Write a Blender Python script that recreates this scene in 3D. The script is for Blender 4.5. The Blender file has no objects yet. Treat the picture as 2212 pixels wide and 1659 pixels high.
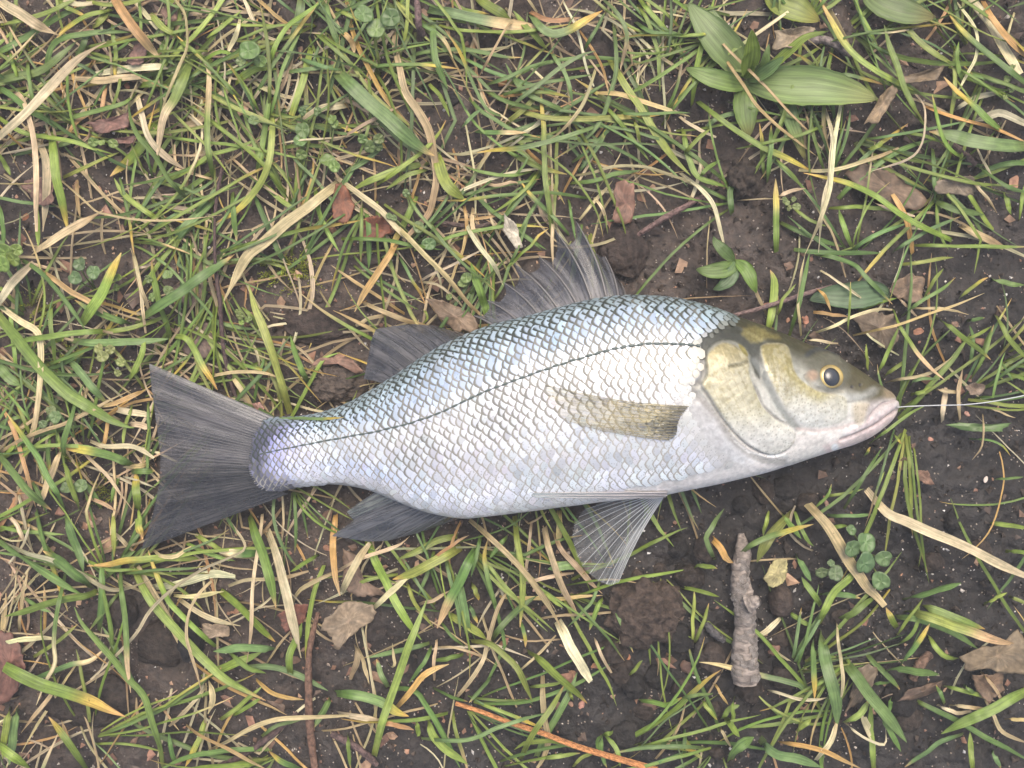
import bpy, bmesh, math, random
import numpy as np
from mathutils import Vector, Matrix, kdtree, noise as mnoise

random.seed(7)
rng = np.random.default_rng(11)
scene = bpy.context.scene
COL = scene.collection

# ------------------------------------------------------------------ camera
H = 0.30                    # camera height over the ground, metres
FW = 0.337                  # width of ground in the frame, metres
S = FW / 2212.0             # metres per photo pixel (photo taken as 2212 x 1659) on the ground
cam_data = bpy.data.cameras.new("camera")
cam_data.sensor_width = 36.0
cam_data.lens = 36.0 * H / FW
cam_data.clip_start = 0.01
cam_data.clip_end = 200.0
cam = bpy.data.objects.new("camera", cam_data)
cam.location = (0, 0, H)
cam.rotation_euler = (0, 0, 0)
COL.objects.link(cam)
scene.camera = cam

# ------------------------------------------------------------------ sky, sun, exposure
SUN_EL, SUN_AZ = math.radians(64), math.radians(10)   # azimuth from +Y (top of picture) towards +X
world = bpy.data.worlds.new("World")
scene.world = world
world.use_nodes = True
wn = world.node_tree
sky = wn.nodes.new("ShaderNodeTexSky")
sky.sky_type = 'NISHITA'
sky.sun_disc = False
sky.sun_elevation = SUN_EL
sky.sun_rotation = SUN_AZ
sky.air_density = 1.0
sky.dust_density = 6.0
sky.ozone_density = 1.0
bg = wn.nodes["Background"]
bg.inputs["Strength"].default_value = 0.15
wn.links.new(sky.outputs[0], bg.inputs[0])
sd = bpy.data.lights.new("sun", 'SUN')
sd.energy = 1.2
sd.angle = math.radians(42)
sd.color = (1.0, 0.93, 0.80)
sun = bpy.data.objects.new("sun", sd)
sdir = Vector((math.sin(SUN_AZ) * math.cos(SUN_EL), math.cos(SUN_AZ) * math.cos(SUN_EL), math.sin(SUN_EL)))
sun.rotation_euler = sdir.to_track_quat('Z', 'Y').to_euler()
sun.location = sdir * 3
COL.objects.link(sun)
scene.view_settings.view_transform = 'Standard'
scene.view_settings.look = 'None'
scene.view_settings.gamma = 1.0
scene.view_settings.exposure = 0.85
scene.cycles.max_bounces = 6
scene.cycles.transparent_max_bounces = 12

# ------------------------------------------------------------------ helpers
def P(px, py, z=0.0):
    f = (H - z) / H * S
    return np.array(((px - 1106.0) * f, -(py - 829.5) * f, z))

def proj(V):
    k = H / (H - V[..., 2]) / S
    return np.stack([V[..., 0] * k + 1106.0, -V[..., 1] * k + 829.5], -1)

def sm(a, b, x):
    t = np.clip((x - a) / (b - a), 0, 1)
    return t * t * (3 - 2 * t)

def interp(tab, x):
    t = np.array(tab, float)
    # smooth (cubic hermite) interpolation through the table
    xs, ys = t[:, 0], t[:, 1]
    m = np.gradient(ys, xs)
    x = np.clip(x, xs[0], xs[-1])
    i = np.clip(np.searchsorted(xs, x) - 1, 0, len(xs) - 2)
    h = xs[i + 1] - xs[i]
    u = (x - xs[i]) / h
    return ((2*u**3 - 3*u**2 + 1) * ys[i] + (u**3 - 2*u**2 + u) * h * m[i]
            + (-2*u**3 + 3*u**2) * ys[i+1] + (u**3 - u**2) * h * m[i+1])

def catmull(pts, n):
    p = np.array(pts, float)
    if len(p) == 2:
        t = np.linspace(0, 1, n)[:, None]
        return p[0] * (1 - t) + p[1] * t
    q = np.vstack([2 * p[0] - p[1], p, 2 * p[-1] - p[-2]])
    seg = np.linalg.norm(np.diff(p, axis=0), axis=1)
    cum = np.concatenate([[0], np.cumsum(seg)])
    s = np.linspace(0, cum[-1], n)
    i = np.clip(np.searchsorted(cum, s, side='right') - 1, 0, len(p) - 2)
    u = ((s - cum[i]) / np.maximum(seg[i], 1e-9))[:, None]
    a, b, c, d = q[i], q[i + 1], q[i + 2], q[i + 3]
    return 0.5 * (2*b + (c - a)*u + (2*a - 5*b + 4*c - d)*u**2 + (3*b - a - 3*c + d)*u**3)

def seg_dist(Q, line):
    L = np.array(line, float)
    best = np.full(len(Q), 1e9)
    for a, b in zip(L[:-1], L[1:]):
        d = b - a
        t = np.clip(((Q - a) @ d) / max(d @ d, 1e-12), 0, 1)
        best = np.minimum(best, np.linalg.norm(Q - a - t[:, None] * d, axis=1))
    return best

def inside(Q, poly):
    p = np.array(poly, float)
    r = np.zeros(len(Q), bool)
    x, y = Q[:, 0], Q[:, 1]
    for (x1, y1), (x2, y2) in zip(p, np.roll(p, -1, 0)):
        c = (y1 > y) != (y2 > y)
        r ^= c & (x < (x2 - x1) * (y - y1) / (y2 - y1 + 1e-12) + x1)
    return r

def sdist(Q, poly):                      # positive inside
    d = seg_dist(Q, list(poly) + [poly[0]])
    return np.where(inside(Q, poly), d, -d)

def smooth_poly(pts, n=80):
    p = list(pts)
    c = catmull(p[-2:] + p + p[:2], 6 * (len(p) + 4))
    # keep just the closed turn
    k0 = np.argmin(np.linalg.norm(c[:len(c)//2] - np.array(p[0]), axis=1))
    k1 = len(c)//2 + np.argmin(np.linalg.norm(c[len(c)//2:] - np.array(p[0]), axis=1))
    return c[k0:k1]

_G = rng.random((257, 257)); _G[-1] = _G[0]; _G[:, -1] = _G[:, 0]
def vnoise(x, y):
    xi = np.floor(x).astype(int); yi = np.floor(y).astype(int)
    fx = x - xi; fy = y - yi
    fx = fx*fx*(3-2*fx); fy = fy*fy*(3-2*fy)
    xi &= 255; yi &= 255
    a = _G[yi, xi]; b = _G[yi, xi+1]; c = _G[yi+1, xi]; d = _G[yi+1, xi+1]
    return (a*(1-fx)+b*fx)*(1-fy) + (c*(1-fx)+d*fx)*fy
def fbm(x, y, o=4, g=0.5):
    s = 0; a = 1; n = 0
    for k in range(o):
        s = s + a * (vnoise(x * 2**k + 17.3*k, y * 2**k + 9.1*k) - 0.5); n += a; a *= g
    return s / n * 2

def mesh_from(name, V, F, col=None, p=None, smooth=True, extra=None):
    me = bpy.data.meshes.new(name)
    V = np.asarray(V, np.float32); F = np.asarray(F, np.int32)
    nv, nf, k = len(V), len(F), F.shape[1]
    me.vertices.add(nv); me.vertices.foreach_set("co", V.ravel())
    me.loops.add(nf * k); me.loops.foreach_set("vertex_index", F.ravel())
    me.polygons.add(nf)
    me.polygons.foreach_set("loop_start", np.arange(0, nf * k, k, dtype=np.int32))
    me.polygons.foreach_set("use_smooth", np.full(nf, smooth, bool))
    me.update(calc_edges=True); me.validate()
    if col is not None:
        c = np.asarray(col, np.float32)
        if c.shape[1] == 3: c = np.hstack([c, np.ones((len(c), 1), np.float32)])
        me.attributes.new("col", 'FLOAT_COLOR', 'POINT').data.foreach_set("color", c.ravel())
    if p is not None:
        me.attributes.new("p", 'FLOAT_VECTOR', 'POINT').data.foreach_set("vector", np.asarray(p, np.float32).ravel())
    for k_, v_ in (extra or {}).items():
        me.attributes.new(k_, 'FLOAT', 'POINT').data.foreach_set("value", np.asarray(v_, np.float32).ravel())
    return me

def add(name, me, m=None, parent=None, loc=None):
    o = bpy.data.objects.new(name, me)
    if m is not None and me is not None and not me.materials: me.materials.append(m)
    COL.objects.link(o)
    if parent is not None: o.parent = parent
    if loc is not None: o.location = loc
    return o
def tag(o, label=None, cat=None, group=None, kind=None):
    if label: o["label"] = label
    if cat: o["category"] = cat
    if group: o["group"] = group
    if kind: o["kind"] = kind
    return o
def grid_faces(n, m, closed=False):
    i, j = np.meshgrid(np.arange(n - 1), np.arange(m if closed else m - 1), indexing='ij')
    j2 = (j + 1) % m
    return np.stack([i*m + j, (i+1)*m + j, (i+1)*m + j2, i*m + j2], -1).reshape(-1, 4)

def tube(path, rad, k=8, col=None, squash=1.0):
    path = np.array(path, float); n = len(path)
    rad = np.broadcast_to(np.asarray(rad, float), (n,))
    T = np.gradient(path, axis=0); T /= np.linalg.norm(T, axis=1)[:, None] + 1e-12
    up = np.where(np.abs(T[:, 2:3]) > 0.9, np.array([[1., 0, 0]]), np.array([[0, 0, 1.]]))
    A = np.cross(T, up); A /= np.linalg.norm(A, axis=1)[:, None]
    B = np.cross(A, T)
    a = np.linspace(0, 2*math.pi, k, endpoint=False)
    V = path[:, None] + rad[:, None, None] * (np.cos(a)[None, :, None] * A[:, None] + squash*np.sin(a)[None, :, None] * B[:, None])
    V = V.reshape(-1, 3); F = grid_faces(n, k, True)
    c0 = len(V); V = np.vstack([V, path[:1], path[-1:]])
    caps = [[j, (j+1) % k, c0, c0] for j in range(k)]
    F2 = np.array([[(j+1) % k, j, c0, c0] for j in range(k)] + [[(n-1)*k + j, (n-1)*k + (j+1) % k, c0+1, c0+1] for j in range(k)])
    return V, F, F2[:, :3]
def tube_obj(name, path, rad, m, k=8, parent=None, color=(1, 1, 1)):
    V, F, T3 = tube(path, rad, k)
    me = bpy.data.meshes.new(name)
    me.from_pydata(V.tolist(), [], F.tolist() + T3.tolist())
    me.polygons.foreach_set("use_smooth", np.ones(len(me.polygons), bool))
    c = np.tile(np.array(list(color) + [1.0], np.float32), len(V))
    me.attributes.new("col", 'FLOAT_COLOR', 'POINT').data.foreach_set("color", c)
    n = len(path)
    t = np.repeat(np.linspace(0, 1, n), k); t = np.concatenate([t, [0, 1]])
    a = np.tile(np.arange(k) / k, n); a = np.concatenate([a, [0, 0]])
    L = np.linalg.norm(np.diff(np.array(path), axis=0), axis=1).sum()
    pv = np.stack([a, t * L * 100, np.full(len(t), rng.random() * 50)], -1).astype(np.float32)
    me.attributes.new("p", 'FLOAT_VECTOR', 'POINT').data.foreach_set("vector", pv.ravel())
    me.update()
    return add(name, me, m, parent)

# ------------------------------------------------------------------ materials
class NT:
    def __init__(s, name):
        s.m = bpy.data.materials.new(name); s.m.use_nodes = True
        s.t = s.m.node_tree; s.t.nodes.clear()
        s.out = s.n("ShaderNodeOutputMaterial")
    def n(s, typ, **kw):
        nd = s.t.nodes.new(typ)
        for k, v in kw.items(): setattr(nd, k, v)
        return nd
    def l(s, a, b): s.t.links.new(a, b)
    def put(s, inp, v):
        if hasattr(v, "is_linked") or isinstance(v, bpy.types.NodeSocket): s.l(v, inp)
        else: inp.default_value = v
    def attr(s, name, typ='GEOMETRY'):
        return s.n("ShaderNodeAttribute", attribute_name=name, attribute_type=typ)
    def math(s, op, a, b=None, c=None, clamp=False):
        nd = s.n("ShaderNodeMath", operation=op, use_clamp=clamp)
        s.put(nd.inputs[0], a)
        if b is not None: s.put(nd.inputs[1], b)
        if c is not None: s.put(nd.inputs[2], c)
        return nd.outputs[0]
    def ramp(s, v, a, b, lo=0.0, hi=1.0):
        nd = s.n("ShaderNodeMapRange", interpolation_type='SMOOTHSTEP')
        for i, x in enumerate((v, a, b, lo, hi)): s.put(nd.inputs[i], x)
        return nd.outputs[0]
    def mix(s, f, a, b, blend='MIX'):
        nd = s.n("ShaderNodeMix", data_type='RGBA', blend_type=blend)
        s.put(nd.inputs[0], f); s.put(nd.inputs[6], a); s.put(nd.inputs[7], b)
        return nd.outputs[2]
    def noise(s, vec=None, scale=5.0, detail=3.0, rough=0.55):
        nd = s.n("ShaderNodeTexNoise")
        nd.inputs["Scale"].default_value = scale; nd.inputs["Detail"].default_value = detail
        nd.inputs["Roughness"].default_value = rough
        if vec is not None: s.l(vec, nd.inputs["Vector"])
        return nd.outputs["Fac"]
    def voro(s, vec=None, scale=5.0, out="Distance", feature='F1'):
        nd = s.n("ShaderNodeTexVoronoi", feature=feature)
        nd.inputs["Scale"].default_value = scale
        if vec is not None: s.l(vec, nd.inputs["Vector"])
        return nd.outputs[out]
    def vmul(s, v, xyz):
        nd = s.n("ShaderNodeVectorMath", operation='MULTIPLY')
        s.l(v, nd.inputs[0]); nd.inputs[1].default_value = xyz
        return nd.outputs[0]
    def pos(s):
        return s.n("ShaderNodeNewGeometry").outputs["Position"]
    def bump(s, h, strength=0.3, dist=0.001):
        nd = s.n("ShaderNodeBump"); nd.inputs["Strength"].default_value = strength
        nd.inputs["Distance"].default_value = dist; s.l(h, nd.inputs["Height"])
        return nd.outputs[0]
    def bsdf(s, **kw):
        nd = s.n("ShaderNodeBsdfPrincipled")
        for k, v in kw.items(): s.put(nd.inputs[k.replace("_", " ")], v)
        return nd
    def done(s, sh):
        s.l(sh, s.out.inputs[0]); return s.m

def mat_blade():
    t = NT("grass_blade"); a = t.attr("col"); p = t.attr("p").outputs["Vector"]
    st = t.noise(t.vmul(p, (7, 0.9, 1)), 1.0, 4, 0.6)          # lengthwise veins
    bl = t.noise(t.vmul(p, (1.5, 4.0, 1)), 1.0, 3)             # blotches
    c = t.mix(1.0, a.outputs["Color"], t.mix(t.ramp(st, 0.3, 0.7), (0.66, 0.66, 0.62, 1), (1.22, 1.2, 1.16, 1)), 'MULTIPLY')
    c = t.mix(1.0, c, t.mix(t.ramp(bl, 0.3, 0.75), (0.82, 0.84, 0.8, 1), (1.12, 1.1, 1.08, 1)), 'MULTIPLY')
    sp = t.noise(t.vmul(p, (4.0, 9.0, 1)), 1.0, 2)             # small dark speckles
    c = t.mix(t.ramp(sp, 0.70, 0.76, 0.0, 0.65), c, (0.05, 0.035, 0.02, 1))
    b = t.bsdf(Base_Color=c, Roughness=0.42, Normal=t.bump(st, 0.5, 0.0003))
    b.inputs["Specular IOR Level"].default_value = 0.45
    tr = t.n("ShaderNodeBsdfTranslucent"); t.l(c, tr.inputs[0])
    mx = t.n("ShaderNodeMixShader"); mx.inputs[0].default_value = 0.22
    t.l(b.outputs[0], mx.inputs[1]); t.l(tr.outputs[0], mx.inputs[2])
    return t.done(mx.outputs[0])

def mat_soil():
    t = NT("soil"); p = t.pos()
    n1 = t.noise(p, 45, 5, 0.6); n2 = t.noise(p, 380, 5, 0.65); n3 = t.noise(p, 14, 3)
    c = t.mix(t.ramp(n1, 0.32, 0.68), (0.017, 0.0125, 0.010, 1), (0.055, 0.039, 0.030, 1))
    c = t.mix(t.ramp(n3, 0.42, 0.62), c, t.mix(0.6, c, (0.068, 0.049, 0.038, 1)))
    sx = t.n("ShaderNodeSeparateXYZ"); t.l(p, sx.inputs[0])
    far = t.math('ADD', t.math('SUBTRACT', sx.outputs[0], t.math('MULTIPLY', sx.outputs[1], 1.3)), t.math('MULTIPLY', t.math('SUBTRACT', n3, 0.5), 0.25))
    c = t.mix(t.ramp(far, -0.02, 0.15, 0.0, 0.9), c, (0.0125, 0.0110, 0.0105, 1))
    c = t.mix(1.0, c, t.mix(t.ramp(n2, 0.3, 0.72), (0.55, 0.55, 0.55, 1), (1.5, 1.45, 1.4, 1)), 'MULTIPLY')
    v = t.voro(p, 900); vc = t.voro(p, 900, "Color")
    sep = t.n("ShaderNodeSeparateColor"); t.l(vc, sep.inputs[0])
    grain = t.math('MULTIPLY', t.ramp(v, 0.34, 0.2), t.ramp(sep.outputs[0], 0.86, 0.9))
    c = t.mix(grain, c, (0.30, 0.25, 0.20, 1))
    hgt = t.math('ADD', t.math('MULTIPLY', n2, 1.0), t.math('MULTIPLY', grain, 0.4))
    b = t.bsdf(Base_Color=c, Roughness=t.ramp(n1, 0.3, 0.7, 0.85, 0.45), Normal=t.bump(hgt, 0.9, 0.0016))
    return t.done(b.outputs[0])

def mat_plain(name, rough=0.55, bump_scale=300, bstr=0.5, bdist=0.0006, var=0.35, spec=0.4, stretch=None, trans=0.0, coat=0.0):
    t = NT(name); a = t.attr("col")
    v = t.attr("p").outputs["Vector"] if stretch else t.n("ShaderNodeTexCoord").outputs["Object"]
    if stretch: v = t.vmul(v, stretch)
    n = t.noise(v, 1.0 if stretch else bump_scale, 5, 0.65)
    c = t.mix(1.0, a.outputs["Color"], t.mix(t.ramp(n, 0.28, 0.72), (1-var, 1-var, 1-var, 1), (1+var, 1+var, 1+var*0.95, 1)), 'MULTIPLY')
    b = t.bsdf(Base_Color=c, Roughness=rough, Normal=t.bump(n, bstr, bdist))
    b.inputs["Specular IOR Level"].default_value = spec
    b.inputs["Coat Weight"].default_value = coat
    if trans:
        tr = t.n("ShaderNodeBsdfTranslucent"); t.l(c, tr.inputs[0])
        mx = t.n("ShaderNodeMixShader"); mx.inputs[0].default_value = trans
        t.l(b.outputs[0], mx.inputs[1]); t.l(tr.outputs[0], mx.inputs[2])
        return t.done(mx.outputs[0])
    return t.done(b.outputs[0])

M_BLADE = mat_blade()
M_SOIL = mat_soil()
M_LITTER = mat_plain("dead_leaf", 0.6, 260, 0.6, 0.0006, 0.4)
M_GRAIN = mat_plain("sand_grain", 0.3, 500, 0.2, 0.0002, 0.2, 0.6)
M_BARK = mat_plain("twig_bark", 0.75, 0, 1.0, 0.0010, 0.6, 0.3, stretch=(6, 7, 1))
M_BROAD = mat_plain("broad_leaf", 0.38, 0, 0.35, 0.0004, 0.22, 0.5, stretch=(16, 0.8, 1), trans=0.25)
M_CLOD = mat_plain("soil_clod", 0.75, 420, 1.0, 0.0016, 0.6, 0.3)
M_MOSS = mat_plain("moss", 0.6, 300, 0.3, 0.0004, 0.3, 0.3, trans=0.3)
# ------------------------------------------------------------------ outlines of the fish (photo pixels, 2212 wide)
TOP = [(462, 893), (500, 896), (530, 899), (560, 902), (590, 904), (640, 903), (700, 891), (760, 868), (800, 845), (850, 815), (900, 781),
       (950, 751), (1000, 727), (1050, 708), (1100, 694), (1150, 682), (1200, 668), (1250, 655), (1300, 645), (1350, 640),
       (1400, 640), (1450, 644), (1500, 654), (1550, 668), (1600, 686), (1650, 704), (1700, 724), (1750, 746), (1800, 767),
       (1830, 784), (1860, 803), (1890, 824), (1910, 838), (1928, 852), (1938, 872)]
BOT = [(462, 1092), (500, 1086), (530, 1076), (560, 1066), (600, 1059), (650, 1050), (700, 1046), (750, 1049), (800, 1060), (850, 1080),
       (900, 1100), (950, 1113), (1000, 1120), (1050, 1116), (1100, 1110), (1150, 1104), (1200, 1097), (1250, 1091),
       (1300, 1084), (1350, 1079), (1430, 1070), (1500, 1056), (1550, 1046), (1600, 1034), (1650, 1022), (1700, 1007),
       (1750, 990), (1800, 974), (1850, 958), (1880, 944), (1905, 926), (1925, 908), (1938, 888)]
HALF = [(462, 0.1), (500, 0.9), (530, 1.8), (560, 2.8), (600, 4.2), (650, 5.8), (800, 10), (1000, 14.5), (1200, 17.5), (1400, 19), (1500, 18.8), (1600, 17.8),
        (1700, 15.5), (1800, 12.5), (1870, 9.0), (1910, 6.0), (1930, 3.6), (1938, 2.0)]
LAT = [(520, 990), (560, 981), (658, 961), (754, 943), (836, 927), (940, 896), (1042, 849), (1097, 828), (1178, 799), (1260, 773), (1329, 754),
       (1397, 744), (1460, 744), (1530, 748), (1700, 752)]
FIN_TAIL = [(322, 785), (370, 803), (430, 836), (500, 873), (560, 898), (640, 905), (640, 1060), (600, 1080), (540, 1106), (450, 1139), (380, 1166), (305, 1187), (325, 1110), (338, 1050), (340, 1000), (335, 930), (326, 850)]
def half(px): return interp(HALF, px) * 1e-3
def zmid(px): return 0.0012 + 0.82 * half(px) + 0.0022 * sm(720, 600, np.asarray(px, float))
FISH_POLY = [(322, 785), (560, 898), (690, 890), (785, 825), (790, 770), (812, 710), (900, 700), (1010, 722), (1024, 682), (1053, 649),
             (1089, 611), (1110, 569), (1164, 554), (1198, 496), (1245, 479), (1307, 554), (1345, 636), (1500, 652), (1650, 704), (1800, 767),
             (1900, 830), (1940, 878), (1905, 926), (1850, 960), (1700, 1010), (1550, 1046), (1432, 1078), (1395, 1150), (1350, 1240),
             (1320, 1265), (1262, 1230), (1236, 1160), (1262, 1100), (1300, 1085), (985, 1120), (840, 1165), (716, 1157), (760, 1110),
             (815, 1063), (700, 1046), (610, 1078), (450, 1139), (305, 1187), (338, 1050), (335, 930)]
_fp = np.array(FISH_POLY, float)

_sx, _sy = np.meshgrid(np.arange(-400, 2620, 5.0), np.arange(-400, 2060, 5.0), indexing='ij')
_SD = sdist(np.stack([_sx.ravel(), _sy.ravel()], -1), _fp).reshape(_sx.shape)
def fish_sd(Q):
    i = np.clip(((Q[:, 0] + 400) / 5 + 0.5).astype(int), 0, _SD.shape[0] - 1); j = np.clip(((Q[:, 1] + 400) / 5 + 0.5).astype(int), 0, _SD.shape[1] - 1)
    return _SD[i, j]
def under_fish(x, y):
    Q = np.stack([np.ravel(x) / S + 1106, -np.ravel(y) / S + 829.5], -1)
    return sm(-14, 8, fish_sd(Q)).reshape(np.shape(x))

def soil_z(x, y):
    x = np.asarray(x, float); y = np.asarray(y, float)
    z = 0.0045 * fbm(x * 28 + 3, y * 28 + 8, 3) + 0.0028 * fbm(x * 110, y * 110, 3) 
    crumb = fbm(x * 330 + 40, y * 330, 3)
    wet = sm(-0.1, 0.5, fbm(x * 22 + 60, y * 22 + 5, 2) + 4.0 * (x + 0.02))        # crumbly to the right and below
    z = z + (0.0007 + 0.0012 * wet) * crumb - 0.0028
    near = (np.abs(x) < 0.2) & (np.abs(y) < 0.15)
    if np.any(near):
        u = np.zeros_like(z); u[near] = under_fish(x[near], y[near])
        z = z * (1 - 0.75 * u) + u * (-0.0006)
    return z

# ------------------------------------------------------------------ ground: one sheet, fine where the camera looks
def axis(half_fine, step, far):
    a = list(np.arange(0, half_fine, step)); d = step
    while a[-1] < far:
        d *= 1.22; a.append(a[-1] + d)
    a = np.array(a); return np.concatenate([-a[:0:-1], a])
gx, gy = axis(0.20, 0.0008, 60), axis(0.152, 0.0008, 60)
GX, GY = np.meshgrid(gx, gy, indexing='ij')
GZ = soil_z(GX, GY)
soil = add("ground", mesh_from("ground", np.stack([GX, GY, GZ], -1).reshape(-1, 3), grid_faces(len(gx), len(gy))), M_SOIL)
tag(soil, "dark brown damp crumbly soil under the grass and fish", "soil", kind="structure")

# ------------------------------------------------------------------ the fish body
st = np.concatenate([np.arange(462, 1420, 3.0), np.arange(1420, 1938.1, 1.6)])
NU, NL = 220, 44
def body_rings(px):
    zm = zmid(px); h = half(px)
    yt, yb = interp(TOP, px), interp(BOT, px)
    f = (H - zm) / H * S
    X = (px - 1106) * f
    YT = -(yt - 829.5) * f; YB = -(yb - 829.5) * f
    th = np.linspace(0, math.pi, NU)
    w = (1 - np.cos(th)) / 2
    zp = np.maximum(1 - np.abs(2 * w - 1) ** 2.25, 0) ** 0.56
    zp *= 1 - 0.10 * (w - 0.45)
    up = np.stack([np.broadcast_to(X[:, None], (len(px), NU)), YT[:, None] * (1 - w) + YB[:, None] * w, zm[:, None] + h[:, None] * zp], -1)
    th2 = np.linspace(math.pi, 2 * math.pi, NL + 2)[1:-1]
    w2 = (1 - np.cos(th2)) / 2
    zp2 = np.maximum(1 - np.abs(2 * w2 - 1) ** 2.6, 0) ** 0.5
    lo = np.stack([np.broadcast_to(X[:, None], (len(px), NL)), YT[:, None] * (1 - w2) + YB[:, None] * w2, zm[:, None] - 0.80 * h[:, None] * zp2], -1)
    return up, lo
UP, LO = body_rings(st)
Q2 = proj(UP)                                   # where each flank vertex lies in the photograph
Q = Q2.reshape(-1, 2)
n = len(Q)
C = np.zeros((n, 3)); MET = np.full(n, 0.25); DISP = np.zeros(n); DOT = np.zeros(n)
def paint(mask, c, met=None):
    global C, MET
    m = np.clip(mask, 0, 1)
    C = C * (1 - m[:, None]) + np.array(c)[None] * m[:, None]
    if met is not None: MET = MET * (1 - m) + met * m
px_, py_ = Q[:, 0], Q[:, 1]
dT = py_ - interp(TOP, px_); dB = interp(BOT, px_) - py_
dL = py_ - interp(LAT, px_)
no1 = fbm(px_ / 30, py_ / 30, 4); no2 = fbm(px_ / 7, py_ / 7, 3)
# trunk under the scales
C[:] = (0.60, 0.60, 0.58)
paint(sm(40, -60, dL), (0.16, 0.17, 0.15)); paint(sm(34, 8, dT + 6 * no1), (0.030, 0.035, 0.031), 0.0)
paint(sm(-20, 120, dL) * 0.8, (0.66, 0.65, 0.63))
paint(sm(46, 12, dB) * sm(700, 1000, px_), (0.74, 0.70, 0.66), 0.05)
paint(sm(610, 575, px_ + 10 * no1), (0.075, 0.072, 0.076), 0.0)
paint(sm(1040, 1075, py_) * sm(760, 600, px_) * 0.8, (0.2, 0.2, 0.22), 0.1)
# head, traced in a zoomed view (zx, zy)
Zx = (px_ - 1426.4) / 0.27282; Zy = (py_ - 603.5) / 0.27282
hd = px_ > 1415
ZQ = np.stack([Zx, Zy], -1)
def on(fn, *a):
    r = np.full(n, -1e3); r[hd] = fn(ZQ[hd], *a); return r
GILL = [(330, 560), (350, 640), (330, 760), (280, 820), (215, 850), (330, 960), (450, 1090), (560, 1260), (690, 1380), (840, 1450), (1000, 1460),
        (1200, 1420), (1400, 1370), (1620, 1310), (1800, 1180), (2000, 1100), (2000, 200), (600, 290), (430, 380)]
sHead = on(sdist, GILL); mHead = sm(-14, 14, sHead)
lowmix = sm(700, 1250, Zy - 0.15 * (Zx - 800))
paint(mHead, (0.40, 0.40, 0.33), 0.15)
paint(mHead * sm(560, 1000, Zy), (0.64, 0.63, 0.56), 0.2)
paint(mHead * sm(1080, 1300, Zy + 0.2 * (Zx - 1000)), (0.76, 0.72, 0.66), 0.1)
dTz = dT / 0.27282
paint(mHead * sm(250, 60, dTz + 30 * no1), (0.078, 0.074, 0.042), 0.0)
paint(mHead * sm(1050, 1300, Zx) * sm(330, 120, dTz + 20 * no1), (0.105, 0.094, 0.052), 0.0)
# gill cover
OPER = [(385, 580), (480, 508), (570, 520), (660, 580), (700, 650), (705, 760), (760, 900), (810, 1010), (910, 1110), (1060, 1210), (1030, 1320), (900, 1385),
        (770, 1350), (650, 1265), (510, 1110), (390, 920), (330, 830), (370, 740), (360, 650)]
sO = on(sdist, smooth_poly(OPER)); mO = sm(-10, 12, sO)
paint(mO, (0.70, 0.69, 0.58), 0.35); paint(mO * sm(760, 520, Zy + 60 * no1), (0.46, 0.40, 0.22), 0.35)
paint(mO * sm(640, 860, Zx) * sm(1150, 800, Zy) * 0.8, (0.50, 0.45, 0.24), 0.35)
paint(mO * sm(1000, 1280, Zy), (0.78, 0.76, 0.68), 0.3)
DISP += 0.32e-3 * sm(-14, 16, sO) + 0.3e-3 * sm(0, 140, sO)
gl = sm(16, 3, np.abs(sO + 13)) * sm(1060, 940, Zx) * sm(800, 900, Zy)
paint(gl * 0.75, (0.30, 0.285, 0.26), 0.05); DISP -= 0.45e-3 * gl
# dark patch of the nape and over the gill cover
NAPE = [(340, 450), (450, 400), (580, 360), (700, 420), (830, 500), (800, 560), (815, 700), (790, 790), (735, 700), (700, 580), (610, 500), (490, 485), (390, 545), (350, 640), (320, 590)]
sN = on(sdist, smooth_poly(NAPE)); mN = sm(-16, 18, sN + 14 * no2)
paint(mN * 0.9, (0.062, 0.066, 0.052), 0.0); paint(mN * sm(0.05, 0.5, no1 + 0.5 * no2) * 0.5, (0.10, 0.105, 0.085)); DISP -= 0.35e-3 * sm(-10, 20, sN)
# gold marks
G1 = [(655, 410), (700, 378), (790, 385), (870, 425), (945, 455), (935, 478), (850, 470), (760, 492), (690, 465)]
s = on(sdist, smooth_poly(G1)); m = sm(-24, 18, s + 16 * no2); paint(m * 0.9, (0.40, 0.35, 0.14), 0.45); DISP += 0.2e-3 * m
s = on(sdist, smooth_poly([(620, 510), (665, 535), (695, 600), (670, 610), (635, 560)])); paint(sm(-8, 8, s), (0.42, 0.36, 0.12), 0.4)
# cheek
CHEEK = [(800, 530), (860, 508), (990, 520), (1030, 600), (1060, 720), (1130, 810), (1260, 885), (1450, 925), (1480, 1000), (1465, 1100), (1360, 1155), (1160, 1165),
         (1060, 1105), (985, 1005), (915, 880), (850, 730), (812, 620)]
sC = on(sdist, smooth_poly(CHEEK)); mC = sm(-10, 14, sC)
gm = np.clip(sm(860, 560, Zy) + sm(130, 20, on(lambda q: seg_dist(q, [(1000, 520), (1060, 720), (1130, 810), (1260, 890)])) * 1.0) * 0.9, 0, 1)
paint(mC, (0.72, 0.72, 0.66), 0.3); paint(mC * gm, (0.44, 0.39, 0.17), 0.35)
paint(mC * sm(1200, 1480, Zx) * 0.6, (0.55, 0.54, 0.46), 0.2)
DISP += 0.25e-3 * sm(-16, 24, sC)
# groove before the gill cover
d = on(lambda q: -seg_dist(q, [(745, 640), (800, 700), (850, 810), (890, 900), (940, 1000), (1010, 1100), (1090, 1180)]))
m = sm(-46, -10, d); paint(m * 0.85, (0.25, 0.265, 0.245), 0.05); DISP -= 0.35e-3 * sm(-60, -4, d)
d = on(lambda q: -seg_dist(q, [(1090, 1185), (1250, 1200), (1450, 1170), (1560, 1130)])); paint(sm(-22, -2, d) * 0.5, (0.55, 0.42, 0.38), 0.1); DISP -= 0.12e-3 * sm(-34, -4, d)
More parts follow.
